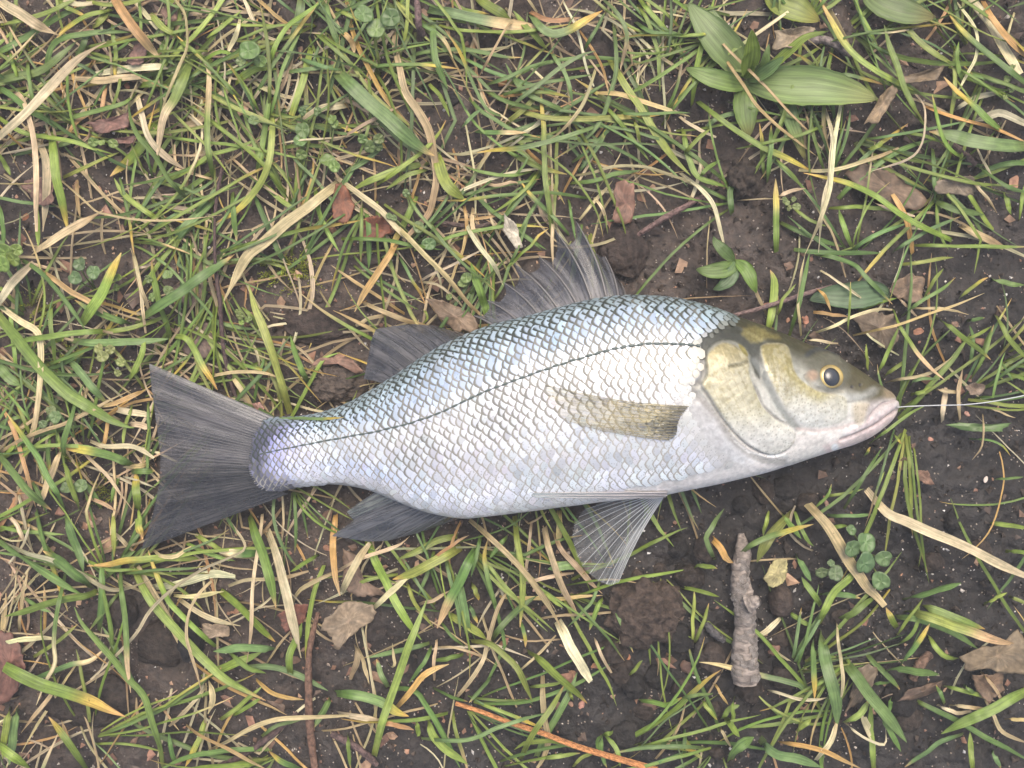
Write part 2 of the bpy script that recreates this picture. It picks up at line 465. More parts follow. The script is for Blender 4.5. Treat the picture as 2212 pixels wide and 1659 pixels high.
# gill membrane and shoulder
d = on(lambda q: -seg_dist(q, [(210, 855), (330, 955), (445, 1085), (555, 1255), (675, 1365), (820, 1440), (980, 1455)]))
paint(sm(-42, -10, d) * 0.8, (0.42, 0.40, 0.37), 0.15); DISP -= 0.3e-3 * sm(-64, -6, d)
d = on(lambda q: -seg_dist(q, [(590, 1285), (700, 1370), (850, 1405), (1000, 1400)])); paint(sm(-14, -3, d) * 0.7, (0.86, 0.84, 0.78), 0.2)
d = on(lambda q: -seg_dist(q, [(690, 1405), (830, 1455), (1000, 1440)])); paint(sm(-12, -2, d) * 0.5, (0.5, 0.48, 0.43), 0.1)
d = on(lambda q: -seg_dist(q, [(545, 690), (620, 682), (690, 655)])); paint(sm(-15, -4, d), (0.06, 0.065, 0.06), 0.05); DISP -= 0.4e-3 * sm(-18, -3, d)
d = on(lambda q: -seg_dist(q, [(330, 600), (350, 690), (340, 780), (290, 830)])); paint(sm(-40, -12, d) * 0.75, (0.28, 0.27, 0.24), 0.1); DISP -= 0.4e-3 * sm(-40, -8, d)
# scale-like net on gill cover and cheek
def hexnet(x, y, a, b):
    d1 = np.full(len(x), 9.0); d2 = d1.copy()
    for k in (0, 1):
        u = x / a + 0.5 * k; v = y / (2 * b) + 0.5 * k
        for ox in (-1, 0, 1, 2):
            for oy in (-1, 0, 1, 2):
                du_ = u - np.floor(u) - ox; dv_ = (v - np.floor(v) - oy) * (2 * b / a)
                r = np.sqrt(du_ ** 2 * 1.15 + dv_ ** 2 * 0.75)
                d2 = np.minimum(d2, np.maximum(d1, r)); d1 = np.minimum(d1, r)
    return d2 - d1
xr = Zx * 0.95 + Zy * 0.25 + 12 * no1; yr = Zy * 0.95 - Zx * 0.25 + 12 * no1
net = sm(0.16, 0.02, hexnet(xr, yr, 74, 46))
paint(net * mO * sm(1180, 950, Zy) * sm(800, 640, Zx) * 0.36, (0.30, 0.27, 0.16)); DISP -= 0.04e-3 * net * mO
xr2 = Zx * 0.8 + Zy * 0.6; yr2 = Zy * 0.8 - Zx * 0.6
net2 = sm(0.18, 0.02, hexnet(xr2 + 10 * no1, yr2 + 10 * no1, 52, 26)); paint(net2 * mC * sm(1000, 780, Zy) * 0.6, (0.27, 0.23, 0.10)); DISP -= 0.07e-3 * net2 * mC
paint(net2 * sm(-6, 8, on(sdist, smooth_poly(G1))) * 0.6, (0.2, 0.17, 0.05))
DOT = np.maximum(DOT, mHead * np.maximum(mC * sm(800, 900, Zy) , np.maximum(mO * sm(950, 1050, Zy), sm(1000, 1080, Zy) * sm(1200, 900, Zx))))
DOT = np.maximum(DOT, (~hd) * sm(20, 90, dL) * 0.6)
# eye socket
ec = np.array((1345.0, 765.0))
re = np.hypot((Zx - 1310) / 1.25, (Zy - 735))
mR = mHead * sm(185, 120, re)
paint(mR * sm(1150, 1250, Zx + 0.6 * (750 - Zy)) * 0.9, (0.17, 0.168, 0.125), 0.0)
paint(mHead * sm(60, 20, np.hypot((Zx - 1195) / 1.1, Zy - 765)), (0.50, 0.36, 0.25), 0.15)
d = on(lambda q: -seg_dist(q, [(1160, 600), (1230, 560), (1320, 560), (1400, 600)])); paint(sm(-36, -6, d), (0.065, 0.07, 0.072), 0.05); DISP += 0.55e-3 * sm(-60, -5, d)
d = on(lambda q: -seg_dist(q, [(1150, 770), (1220, 860), (1340, 905), (1440, 880)])); paint(sm(-26, -6, d) * 0.6, (0.30, 0.28, 0.21), 0.05); DISP -= 0.4e-3 * sm(-30, -4, d)
DISP += mHead * 0.5e-3 * sm(170, 110, re)
# snout
d = on(lambda q: -seg_dist(q, [(1500, 935), (1600, 930), (1690, 880)])); paint(sm(-56, -6, d) * 0.5, (0.50, 0.51, 0.48), 0.3); DISP += 0.1e-3 * sm(-55, -10, d)
d = on(lambda q: -seg_dist(q, [(1480, 970), (1580, 965), (1680, 930), (1740, 860)])); paint(sm(-18, -2, d) * 0.4, (0.26, 0.25, 0.21)); DISP -= 0.12e-3 * sm(-24, -3, d)
for q in ((1520, 850), (1585, 835)):
    paint(mHead * sm(17, 8, np.hypot(Zx - q[0], Zy - q[1])), (0.06, 0.055, 0.05)); DISP -= mHead * 0.4e-3 * sm(20, 6, np.hypot(Zx - q[0], Zy - q[1]))
paint(mHead * sm(1560, 1640, Zx) * sm(920, 1010, Zy + 0.25 * (Zx - 1700)), (0.55, 0.50, 0.48), 0.1)
paint(mHead * sm(1740, 1800, Zx) * sm(820, 860, Zy) * sm(960, 920, Zy), (0.30, 0.24, 0.16), 0.05)
MAX = [(1520, 1000), (1580, 975), (1650, 985), (1640, 1030), (1610, 1120), (1565, 1150), (1525, 1100)]
s = on(sdist, smooth_poly(MAX)); paint(sm(-24, 26, s) * 0.8, (0.50, 0.43, 0.31), 0.1); DISP += 0.25e-3 * sm(-20, 20, s); DOT = np.maximum(DOT, sm(-4, 8, s))
d = on(lambda q: -seg_dist(q, [(1640, 1120), (1690, 1040), (1760, 985), (1870, 955)])); paint(sm(-16, -4, d) * 0.5, (0.40, 0.31, 0.30)); DISP -= 0.35e-3 * sm(-18, -3, d)
d = on(lambda q: -seg_dist(q, [(1740, 1060), (1800, 1010), (1850, 985)])); DISP += 0.5e-3 * sm(-50, -8, d)
JAW = [(1290, 1320), (1420, 1265), (1560, 1210), (1690, 1150), (1780, 1080), (1900, 1040), (1900, 1250), (1700, 1330), (1450, 1400), (1330, 1400)]
s = on(sdist, JAW); paint(sm(-24, 24, s) * 0.7, (0.66, 0.52, 0.49), 0.08)
d = on(lambda q: -seg_dist(q, [(1430, 1272), (1560, 1220), (1690, 1160), (1790, 1085), (1880, 1030), (1960, 1010)]))
paint(sm(-16, -2, d) * 0.6, (0.36, 0.25, 0.23), 0.05); DISP -= 0.4e-3 * sm(-26, -2, d)
d = on(lambda q: -seg_dist(q, [(1480, 1215), (1600, 1165), (1720, 1100), (1830, 1010)])); DISP += 0.35e-3 * sm(-45, -8, d); paint(sm(-30, -4, d) * 0.5, (0.64, 0.52, 0.52), 0.1)
paint(mHead * sm(46, 18, np.hypot(Zx - 1385, (Zy - 1330))), (0.82, 0.80, 0.76), 0.1)
mg = mHead * np.clip(sm(1150, 500, Zy) * (mC + mO), 0, 1) * sm(0.0, 0.45, no2 + 0.4 * no1)
paint(mg * 0.55, (0.62, 0.60, 0.50), 0.4)
mg = mHead * np.clip(sm(1250, 700, Zy) * (mC + mO), 0, 1) * sm(0.05, 0.5, -no2 + 0.3 * no1)
paint(mg * 0.5, (0.34, 0.29, 0.12), 0.3)
paint(np.clip(mO * sm(1300, 900, Zy) + mC * sm(1150, 850, Zy), 0, 1) * 0.38, (0.60, 0.52, 0.25), 0.3)
C *= (1 + 0.20 * no1 + 0.16 * no2)[:, None]
C = np.clip(C * (0.53 + 0.30 * sm(260, 40, dB) * sm(1000, 1500, px_) + 0.2 * sm(60, 10, dB))[:, None], 0.01, 0.88)
# relief along the flank normal
U3 = UP.copy()
du = np.gradient(UP, axis=0); dv = np.gradient(UP, axis=1)
NRM = np.cross(dv, du); NRM /= np.linalg.norm(NRM, axis=2)[..., None] + 1e-15
if NRM[len(st)//2, NU//2, 2] < 0: NRM = -NRM
edge = sm(0, 12, np.minimum(np.arange(NU), NU - 1 - np.arange(NU)))[None, :]
UP = UP + NRM * (DISP.reshape(len(st), NU) * edge)[..., None]
du = np.gradient(UP, axis=0); dv = np.gradient(UP, axis=1)
Q2 = proj(UP)
full = np.concatenate([UP, LO], 1); K = NU + NL
Cl = np.broadcast_to(np.array((0.62, 0.6, 0.57)), (len(st), NL, 3)).copy()
wb = np.linspace(0, 1, NL)[None, :, None]
C3 = C.reshape(len(st), NU, 3)
Cl = C3[:, -1:, :] * (1 - wb) * 1.0 + wb * C3[:, :1, :] * sm(0.75, 1, wb) + Cl * (wb * (1 - sm(0.75, 1, wb)))
fc = np.concatenate([C3, Cl], 1).reshape(-1, 3)
fm = np.concatenate([MET.reshape(len(st), NU), np.full((len(st), NL), 0.1)], 1).reshape(-1, 1)
fd = np.concatenate([DOT.reshape(len(st), NU), np.zeros((len(st), NL))], 1).ravel()
V = full.reshape(-1, 3); F = grid_faces(len(st), K, True)
cap0, cap1 = full[0].mean(0), full[-1].mean(0) + np.array((0.0006, 0, 0))
V = np.vstack([V, cap0, cap1]); i0 = len(V) - 2
ring = np.arange(K)
F = np.vstack([F, np.stack([(ring+1) % K, ring, np.full(K, i0), np.full(K, i0)], -1)[:, [0, 1, 2, 2]][:0],])
tri = [((int(a)+1) % K, int(a), i0) for a in ring] + [((len(st)-1)*K + int(a), (len(st)-1)*K + (int(a)+1) % K, i0 + 1) for a in ring]
me = bpy.data.meshes.new("body")
me.from_pydata(V.tolist(), [], F.tolist() + tri)
me.polygons.foreach_set("use_smooth", np.ones(len(me.polygons), bool))
cc = np.vstack([np.hstack([fc, fm]), [[0.3, 0.3, 0.3, 0.1]], [[0.5, 0.4, 0.38, 0.1]]]).astype(np.float32)
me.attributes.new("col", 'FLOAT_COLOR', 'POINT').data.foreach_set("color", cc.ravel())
me.attributes.new("dots", 'FLOAT', 'POINT').data.foreach_set("value", np.concatenate([fd, [0, 0]]).astype(np.float32))

def mat_skin():
    t = NT("fish_skin"); a = t.attr("col"); p = t.n("ShaderNodeTexCoord").outputs["Object"]
    v = t.voro(p, 950); dts = t.math('MULTIPLY', t.ramp(v, 0.36, 0.2), t.attr("dots").outputs["Fac"])
    n1 = t.noise(p, 700, 4); n2 = t.noise(p, 160, 3)
    c = t.mix(1.0, a.outputs["Color"], t.mix(t.ramp(n1, 0.3, 0.7), (0.86, 0.86, 0.86, 1), (1.1, 1.1, 1.1, 1)), 'MULTIPLY')
    c = t.mix(t.math('MULTIPLY', dts, 0.38), c, (0.16, 0.145, 0.09, 1))
    b = t.bsdf(Base_Color=c, Metallic=a.outputs["Alpha"], Roughness=t.ramp(n2, 0.3, 0.7, 0.34, 0.52), Normal=t.bump(n1, 0.35, 0.0004))
    b.inputs["Coat Weight"].default_value = 0.06; b.inputs["Coat Roughness"].default_value = 0.2; b.inputs["Specular IOR Level"].default_value = 0.28
    b.inputs["Subsurface Weight"].default_value = 0.08; b.inputs["Subsurface Radius"].default_value = (0.004, 0.002, 0.0015)
    b.inputs["Subsurface Scale"].default_value = 0.5
    return t.done(b.outputs[0])
M_SKIN = mat_skin()
fish = add("fish", None); fish.location = (0.02, -0.02, 0.0)
tag(fish, "silvery scaled fish with dark fins lying on its side on grass", "fish")
FINV = Vector(fish.location)
def fpart(name, me_or_obj, m=None, parent=None):
    o = me_or_obj if isinstance(me_or_obj, bpy.types.Object) else add(name, me_or_obj, m)
    o.parent = parent or fish
    if parent is None: o.location = Vector(o.location) - FINV
    return o
body = fpart("body", me, M_SKIN)
body["label"] = "silver flank with dark back and gold marks on the head"

# surface lookup from photo pixel to the flank
kd = kdtree.KDTree(Q2.shape[0] * Q2.shape[1])
for i, q in enumerate(Q2.reshape(-1, 2)): kd.insert((q[0], q[1], 0), i)
kd.balance()
UPf = UP.reshape(-1, 3); Nf = NRM.reshape(-1, 3)
def surf(px, py, off=0.0):
    _, i, _ = kd.find((px, py, 0)); return UPf[i] + Nf[i] * off, Nf[i]

# ------------------------------------------------------------------ scales
def mat_scale(single):
    t = NT("fish_scale" if single else "fish_scale_joined")
    if single:
        oi = t.n("ShaderNodeObjectInfo"); c0, al = oi.outputs["Color"], oi.outputs["Alpha"]
    else:
        a = t.attr("col"); c0, al = a.outputs["Color"], a.outputs["Alpha"]
    sp = t.n("ShaderNodeSeparateXYZ"); t.l(t.attr("p").outputs["Vector"], sp.inputs[0])
    q, r = sp.outputs[0], sp.outputs[1]
    p = t.pos()
    nz = t.noise(p, 1500, 3)
    rim_w = t.math('ADD', t.math('MULTIPLY', al, 0.19), 0.06)
    d = t.math('ADD', t.math('SUBTRACT', 1.0, r), t.math('MULTIPLY', t.math('SUBTRACT', nz, 0.5), 0.10))
    pale = t.ramp(d, t.math('MULTIPLY', rim_w, 0.6), t.math('MULTIPLY', rim_w, 1.35))
    rimc = t.mix(al, (0.42, 0.405, 0.37, 1), t.mix(t.ramp(al, 0.45, 0.9), (0.105, 0.095, 0.07, 1), (0.035, 0.042, 0.036, 1)))
    v = t.voro(p, 1250); low = t.ramp(al, 0.6, 0.42)
    dts = t.math('MULTIPLY', t.math('MULTIPLY', t.ramp(v, 0.34, 0.2), low), 0.55)
    c = t.mix(t.noise(p, 420, 2), c0, t.mix(1.0, c0, (0.86, 0.91, 1.0, 1), 'MULTIPLY'))
    c = t.mix(dts, c, (0.22, 0.22, 0.22, 1))
    c = t.mix(pale, rimc, c)
    st_ = t.noise(t.vmul(t.attr("p").outputs["Vector"], (9, 1.5, 1)), 1.0, 2)
    b = t.bsdf(Base_Color=c, Metallic=t.math('MULTIPLY', pale, 0.3), Roughness=t.ramp(t.noise(p, 130, 3), 0.35, 0.65, 0.26, 0.52), Normal=t.bump(st_, 0.25, 0.0002))
    b.inputs["Coat Weight"].default_value = 0.08; b.inputs["Coat Roughness"].default_value = 0.25; b.inputs["Specular IOR Level"].default_value = 0.35
    return t.done(b.outputs[0])
M_SC1, M_SC2 = mat_scale(True), mat_scale(False)
NA, NB = 7, 7
rr, qq = np.meshgrid(np.linspace(0, 1, NA), np.linspace(-1, 1, NB), indexing='ij')
scx = -1.05 + rr * (1.05 + 0.66 * (1 - 0.92 * np.abs(qq) ** 1.7)); scy = qq * (0.6 + 0.4 * sm(0, 0.5, rr)) * 1.10
scz = 0.020 + 0.11 * rr + 0.05 * (1 - qq ** 2) - 0.05 * rr ** 3
SCV = np.stack([scx, scy, scz], -1).reshape(-1, 3)       # x in column spacings, y in row spacings, z in column spacings
SCF = grid_faces(NA, NB); SCP = np.stack([qq.ravel(), rr.ravel(), np.zeros(NA * NB)], -1)
Q_LEFT = lambda y: 540 + 0.0012 * (y - 985) ** 2
RIGHT = [(690, 1592), (715, 1545), (735, 1522), (760, 1512), (800, 1510), (840, 1498), (870, 1486), (905, 1492), (940, 1515), (980, 1548), (1010, 1585), (1030, 1618), (1060, 1640)]
tb = [(600, 905), (572, 922), (556, 940), (549, 960), (546, 980), (545, 1000), (548, 1020), (556, 1038), (575, 1054), (622, 1066)]
scales = []
arcs = np.concatenate([np.zeros((len(st), 1)), np.cumsum(np.linalg.norm(np.diff(UP, axis=1), axis=2), axis=1)], 1)
_gx = np.arange(300.0, 2000.0, 5.0); _m = -np.gradient(interp(LAT, _gx), 5.0)
_m = np.convolve(np.pad(_m, 40, mode='edge'), np.ones(49) / 49, 'same')[40:-40]
def row_slope(px, k):
    f = sm(0, 15, np.array(abs(k) if k > 0 else 0.0))
    return float(np.interp(px, _gx, _m) * (1 - f * 0.55))
px = 480.0; ci = 0
while px < 1760:
    a_px = np.interp(px, [545, 650, 900, 1200, 1500, 1640], [13, 15.5, 17.5, 18.8, 18.5, 16])
    b_px = np.interp(px, [545, 650, 900, 1200, 1500, 1640], [9.6, 11, 13.6, 15.0, 14.8, 12])
    for k in range(-16, 30):
        m_ = row_slope(px, k); nm = math.sqrt(1 + m_ * m_)
        s0 = px + (a_px * 0.5 if k % 2 else 0.0) + k * b_px * m_ / nm
        if s0 < 500 or s0 > 1640: continue
        i = int(np.argmin(np.abs(st - s0)))
        j0 = int(np.argmin(np.abs(Q2[i, :, 1] - interp(LAT, Q2[i, NU // 2, 0]))))
        tgt = arcs[i, j0] + k * b_px * S * 0.93 / nm
        if tgt < 0.0006 or tgt > arcs[i, -1] - 0.0006: continue
        j = int(np.searchsorted(arcs[i], tgt)); j = min(max(j, 1), NU - 2)
        q = Q2[i, j]
        if q[0] < Q_LEFT(q[1]) + rng.uniform(-9, 9) or q[0] > np.interp(q[1], [r_[0] for r_ in RIGHT], [r_[1] for r_ in RIGHT]): continue
        dl = q[1] - interp(LAT, q[0]); dtop = q[1] - interp(TOP, q[0]); dbot = interp(BOT, q[0]) - q[1]
        if dbot < 10 and q[0] > 700: continue
        if q[0] > 1330 and dbot < 36: continue
        nn = NRM[i, j]
        slope = m_
        tx = np.array((-1.0, -slope, 0.0)); tx -= nn * (tx @ nn); tx /= np.linalg.norm(tx)
        ty = np.cross(nn, tx)
        ax, by = a_px * S * 0.93, b_px * S * 0.93
        # colour: centre of the scale, alpha = strength of the dark rim
        f_up = float(sm(30, -50, np.array(dl))); f_top = float(sm(62, 12, np.array(dtop)))
        c = np.array((0.58, 0.58, 0.575)) * (1 + 0.45 * float(sm(90, 30, np.array(dbot)))) * (1 - f_up) + np.array((0.40, 0.47, 0.56)) * f_up
        c = c * (1 - 0.55 * f_top) + np.array((0.42, 0.52, 0.53)) * 0.55 * f_top
        f_low = float(sm(60, 230, np.array(dl)))
        al = 0.60 + 0.14 * f_up + 0.4 * f_top - 0.30 * f_low
        vio = float(sm(690, 590, np.array(q[0]))) ; c = c * (1 - 0.7 * vio) + np.array((0.36, 0.35, 0.66)) * 0.8 * vio
        bl = float(np.exp(-((q[0] - 780) / 150) ** 2) * np.exp(-((dbot - 40) / 26) ** 2)); c = c * (1 - 0.6 * bl) + np.array((0.42, 0.50, 0.68)) * 0.6 * bl
        gd = float(sm(70, 0, np.array(np.interp(q[1], [r_[0] for r_ in RIGHT], [r_[1] for r_ in RIGHT]) - q[0]))); c = c * (1 - 0.4 * gd) + np.array((0.48, 0.44, 0.31)) * 0.4 * gd
        bw = float(sm(46, 14, np.array(dbot))); al *= 1 - 0.8 * bw; c = c * (1 - 0.5 * bw) + np.array((0.60, 0.58, 0.55)) * 0.5 * bw
        lft = float(sm(52, 12, seg_dist(np.array([q]), tb)[0])) if q[0] < 680 else 0.0; lf2 = float(np.clip(lft + rng.normal(0, 0.12) * (lft > 0.05), 0, 1)); c = c * (1 - 0.92 * lf2) + np.array((0.062, 0.060, 0.072)) * 0.95 * lf2; al += 0.3 * lf2
        ir = np.array([float(fbm(np.array(q[0] / 60.0 + 20 * z_), np.array(q[1] / 38.0), 2)) for z_ in (0, 1, 2)])
        c = np.clip(c * (1 + rng.normal(0, 0.085)) * (1 + rng.normal(0, 0.012, 3)) * (1 + 0.035 * ir * np.array((1.1, 0.7, 1.0))), 0, 0.92)
        al = al * (1 + 0.25 * float(fbm(np.array(q[0] / 90.0 + 7), np.array(q[1] / 60.0), 2)) + rng.normal(0, 0.06))
        rd = np.interp(q[1], [r_[0] for r_ in RIGHT], [r_[1] for r_ in RIGHT]) - q[0]
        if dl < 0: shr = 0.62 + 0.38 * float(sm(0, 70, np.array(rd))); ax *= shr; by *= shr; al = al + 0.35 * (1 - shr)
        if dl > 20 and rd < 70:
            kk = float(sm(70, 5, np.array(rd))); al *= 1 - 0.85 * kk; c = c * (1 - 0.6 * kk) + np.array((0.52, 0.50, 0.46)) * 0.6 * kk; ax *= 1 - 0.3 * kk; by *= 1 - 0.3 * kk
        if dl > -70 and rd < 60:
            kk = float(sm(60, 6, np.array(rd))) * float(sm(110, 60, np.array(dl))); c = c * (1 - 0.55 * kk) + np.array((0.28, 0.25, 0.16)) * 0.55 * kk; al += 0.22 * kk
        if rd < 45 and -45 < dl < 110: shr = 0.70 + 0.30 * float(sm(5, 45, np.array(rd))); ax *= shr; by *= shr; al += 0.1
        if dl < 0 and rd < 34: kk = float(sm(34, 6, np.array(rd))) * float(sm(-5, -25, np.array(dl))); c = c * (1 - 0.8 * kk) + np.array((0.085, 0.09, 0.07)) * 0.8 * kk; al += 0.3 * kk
        if dtop < 26: kk = float(sm(26, 8, np.array(dtop))); c = c * (1 - 0.6 * kk) + np.array((0.26, 0.33, 0.33)) * 0.5 * kk
        jit = rng.normal(0, 0.04, 3)
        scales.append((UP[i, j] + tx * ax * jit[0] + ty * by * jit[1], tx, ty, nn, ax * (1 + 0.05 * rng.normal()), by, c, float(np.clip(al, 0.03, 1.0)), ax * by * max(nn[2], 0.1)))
    px += a_px; ci += 1
scales.sort(key=lambda r_: -r_[-1])
sc_mesh = mesh_from("scale", SCV * 1e-3, SCF, None, SCP); sc_mesh.materials.append(M_SC1)
JV, JF, JC, JP = [], [], [], []
for i, (o_, tx, ty, nn, ax, by, c, al, _a) in enumerate(scales):
    if i < 300:
        o = bpy.data.objects.new("scale", sc_mesh); COL.objects.link(o); o.parent = body
        R = Matrix(((tx[0] * ax, ty[0] * by, nn[0] * ax), (tx[1] * ax, ty[1] * by, nn[1] * ax), (tx[2] * ax, ty[2] * by, nn[2] * ax))) * 1000.0
        M4 = R.to_4x4(); M4.translation = Vector(o_)
        o.matrix_basis = M4; o.color = (c[0], c[1], c[2], al)
    else:
        JF.append(SCF + len(JV) * len(SCV))
        JV.append(o_ + SCV[:, :1] * ax * tx + SCV[:, 1:2] * by * ty + SCV[:, 2:] * ax * nn)
        JC.append(np.tile(np.append(c, al), (len(SCV), 1))); JP.append(SCP)
o = add("small_scales", mesh_from("small_scales", np.vstack(JV), np.vstack(JF), np.vstack(JC), np.vstack(JP)), M_SC2, body)
o["kind"] = "stuff"
print("scales", len(scales))

# the lateral line: a thin beaded dark line on the scales
lx = np.linspace(560, 1512, 420)
lpth = np.array([surf(x, float(interp(LAT, x)), 0.00034)[0] for x in lx])
for _ in range(6): lpth[1:-1] = (lpth[:-2] + lpth[1:-1] * 2 + lpth[2:]) / 4
lr = 0.00030 * (0.55 + 0.75 * (np.sin(np.arange(420) * 2 * math.pi / 8.0) > -0.2)) * np.interp(lx, [560, 700, 1200, 1512], [0.6, 0.8, 1.0, 1.25])
t = NT("lateral_line"); bb_ = t.bsdf(Base_Color=(0.075, 0.095, 0.085, 1), Roughness=0.5); M_LAT = t.done(bb_.outputs[0])
tube_obj("lateral_line", lpth, lr, M_LAT, 6, body)

# ------------------------------------------------------------------ eye
ep, en = surf(1793, 813, 0.0)
en = np.array(en) * 0.6 + np.array((0, 0, 0.4)); en /= np.linalg.norm(en)
ea = np.cross(np.array((0, 1.0, 0)), en); ea /= np.linalg.norm(ea); eb = np.cross(en, ea)
def dome(name, r, hgt, off, colf, m, parent, k=40, rings=12, cx=0, cy=0, sx=1.0, sy=1.0, under=0.0008):
    V, Cc = [], []
    for i in range(rings):
        f = i / (rings - 1); rad = r * math.sin(f * math.pi / 2); z = hgt * math.cos(f * math.pi / 2)
        for j in range(k):
            a = 2 * math.pi * j / k
            lx, ly = rad * math.cos(a) * sx + cx, rad * math.sin(a) * sy + cy
            zz = z + off - (under if i == rings - 1 else 0)
            V.append(ea * lx + eb * ly + en * zz); Cc.append(colf(f, a))
    return mesh_from(name, np.array(V) + ep, grid_faces(rings, k, True), np.array(Cc), np.zeros((len(V), 3)))
def iris_col(f, a):
    g = np.array((0.52, 0.39, 0.14)) if f > 0.8 else np.array((0.46, 0.34, 0.12))
    return g * (0.85 + 0.3 * math.sin(a * 2 + 0.6)) if f < 0.97 else np.array((0.2, 0.14, 0.06))
t = NT("fish_iris"); b = t.bsdf(Base_Color=t.attr("col").outputs["Color"], Roughness=0.25, Metallic=0.3); b.inputs["Coat Weight"].default_value = 0.6; M_IRIS = t.done(b.outputs[0])
t = NT("fish_pupil"); b = t.bsdf(Base_Color=(0.018, 0.020, 0.024, 1), Roughness=0.22, Normal=t.bump(t.noise(t.n("ShaderNodeTexCoord").outputs["Object"], 220, 2), 0.10, 0.0004))
b.inputs["Coat Weight"].default_value = 0.6; b.inputs["Coat Roughness"].default_value = 0.04; b.inputs["Specular IOR Level"].default_value = 0.5
M_PUPIL = t.done(b.outputs[0])
eye = fpart("eye", dome("eye", 0.0037, 0.0012, 0.0003, iris_col, M_IRIS, None, cx=0.0002, sx=1.08, sy=0.98), M_IRIS)
eye["label"] = "round eye with a dark pupil and gold iris ring"
pup = fpart("pupil", dome("pupil", 0.0031, 0.0017, 0.0003, lambda f, a: (0.02, 0.02, 0.025), M_PUPIL, None, cx=-0.00018, cy=-0.00022, under=0.0004), M_PUPIL)
pup.location = (0, 0, 0); pup.parent = eye

# ------------------------------------------------------------------ fins
def mat_fin():
    t = NT("fin_membrane"); a = t.attr("col"); p = t.attr("p").outputs["Vector"]
    st_ = t.noise(t.vmul(p, (60, 2.2, 1)), 1.0, 4, 0.65)
    bl = t.noise(t.vmul(p, (7, 3.0, 1)), 1.0, 3)
    c = t.mix(1.0, a.outputs["Color"], t.mix(t.ramp(st_, 0.32, 0.68), (0.60, 0.60, 0.60, 1), (1.65, 1.6, 1.55, 1)), 'MULTIPLY')
    c = t.mix(1.0, c, t.mix(t.ramp(bl, 0.35, 0.65), (0.72, 0.74, 0.76, 1), (1.25, 1.22, 1.2, 1)), 'MULTIPLY')
    b = t.bsdf(Base_Color=c, Roughness=t.ramp(bl, 0.4, 0.6, 0.2, 0.42), Normal=t.bump(st_, 0.5, 0.0004))
    b.inputs["Coat Weight"].default_value = 0.3; b.inputs["Coat Roughness"].default_value = 0.15
    tr = t.n("ShaderNodeBsdfTransparent")
    mx = t.n("ShaderNodeMixShader")
    al = t.math('ADD', a.outputs["Alpha"], t.math('MULTIPLY', t.math('SUBTRACT', st_, 0.5), 0.5), clamp=True)
    t.l(al, mx.inputs[0]); t.l(tr.outputs[0], mx.inputs[1]); t.l(b.outputs[0], mx.inputs[2])
    return t.done(mx.outputs[0])
M_FIN = mat_fin()
t = NT("fin_ray"); b = t.bsdf(Base_Color=t.attr("col").outputs["Color"], Roughness=0.35); b.inputs["Coat Weight"].default_value = 0.3
M_RAY = t.done(b.outputs[0])

def fin(name, base, tips, zb, zt, colf, rays=(), ray_col=(0.2, 0.2, 0.2), ray_r=0.00022, ns=None, nt=18, bend=0.0, wave=0.0, on_surface=None, label=None, ray_name="ray", zp=1.0, ray_cols=None):
    """base, tips: matching polylines in photo pixels; membrane between them; a ray along every s in rays."""
    base = np.array(base, float); tips = np.array(tips, float)
    m_ = max(len(base), len(tips)); ns = ns or 90
    def par(L, s):
        x = np.linspace(0, 1, len(L)); return np.stack([np.interp(s, x, L[:, 0]), np.interp(s, x, L[:, 1])], -1)
    def point(s, t_):
        a, b_ = par(base, s), par(tips, s)
        d = b_ - a; nrm_ = np.stack([-d[..., 1], d[..., 0]], -1)
        q = a + d * t_[..., None] + nrm_ * (bend * np.sin(math.pi * t_) )[..., None]
        if on_surface is not None:
            out = np.array([surf(x, y, on_surface)[0] for x, y in q.reshape(-1, 2)]).reshape(q.shape[:-1] + (3,))
            return out
        z = (zb(s) if callable(zb) else zb) * (1 - t_ ** zp) + (zt(s) if callable(zt) else zt) * t_ ** zp
        z = z + wave * np.sin(s * 40) * t_ * (1 - 0.3 * t_)
        f = (H - z) / H * S
        return np.stack([(q[..., 0] - 1106) * f, -(q[..., 1] - 829.5) * f, z], -1)
    s, t_ = np.meshgrid(np.linspace(0, 1, ns), np.linspace(0, 1, nt), indexing='ij')
    V = point(s, t_)
    col = np.array([colf(a, b_) for a, b_ in zip(s.ravel(), t_.ravel())])
    o = fpart(name, mesh_from(name, V.reshape(-1, 3), grid_faces(ns, nt), col, np.stack([s.ravel(), t_.ravel(), np.full(s.size, rng.random() * 9)], -1)), M_FIN)
    if label: o["label"] = label
    for i_, sr in enumerate(rays):
        tt = np.linspace(0, 1.0, 12)
        path = point(np.full(12, sr), tt); path[:, 2] += ray_r * 0.5
        tube_obj(ray_name, path, ray_r * (1.15 - 0.85 * tt), M_RAY, 6, o, ray_cols[i_] if ray_cols else ray_col)
    return o
zq = lambda px: float(zmid(np.array(float(px))))
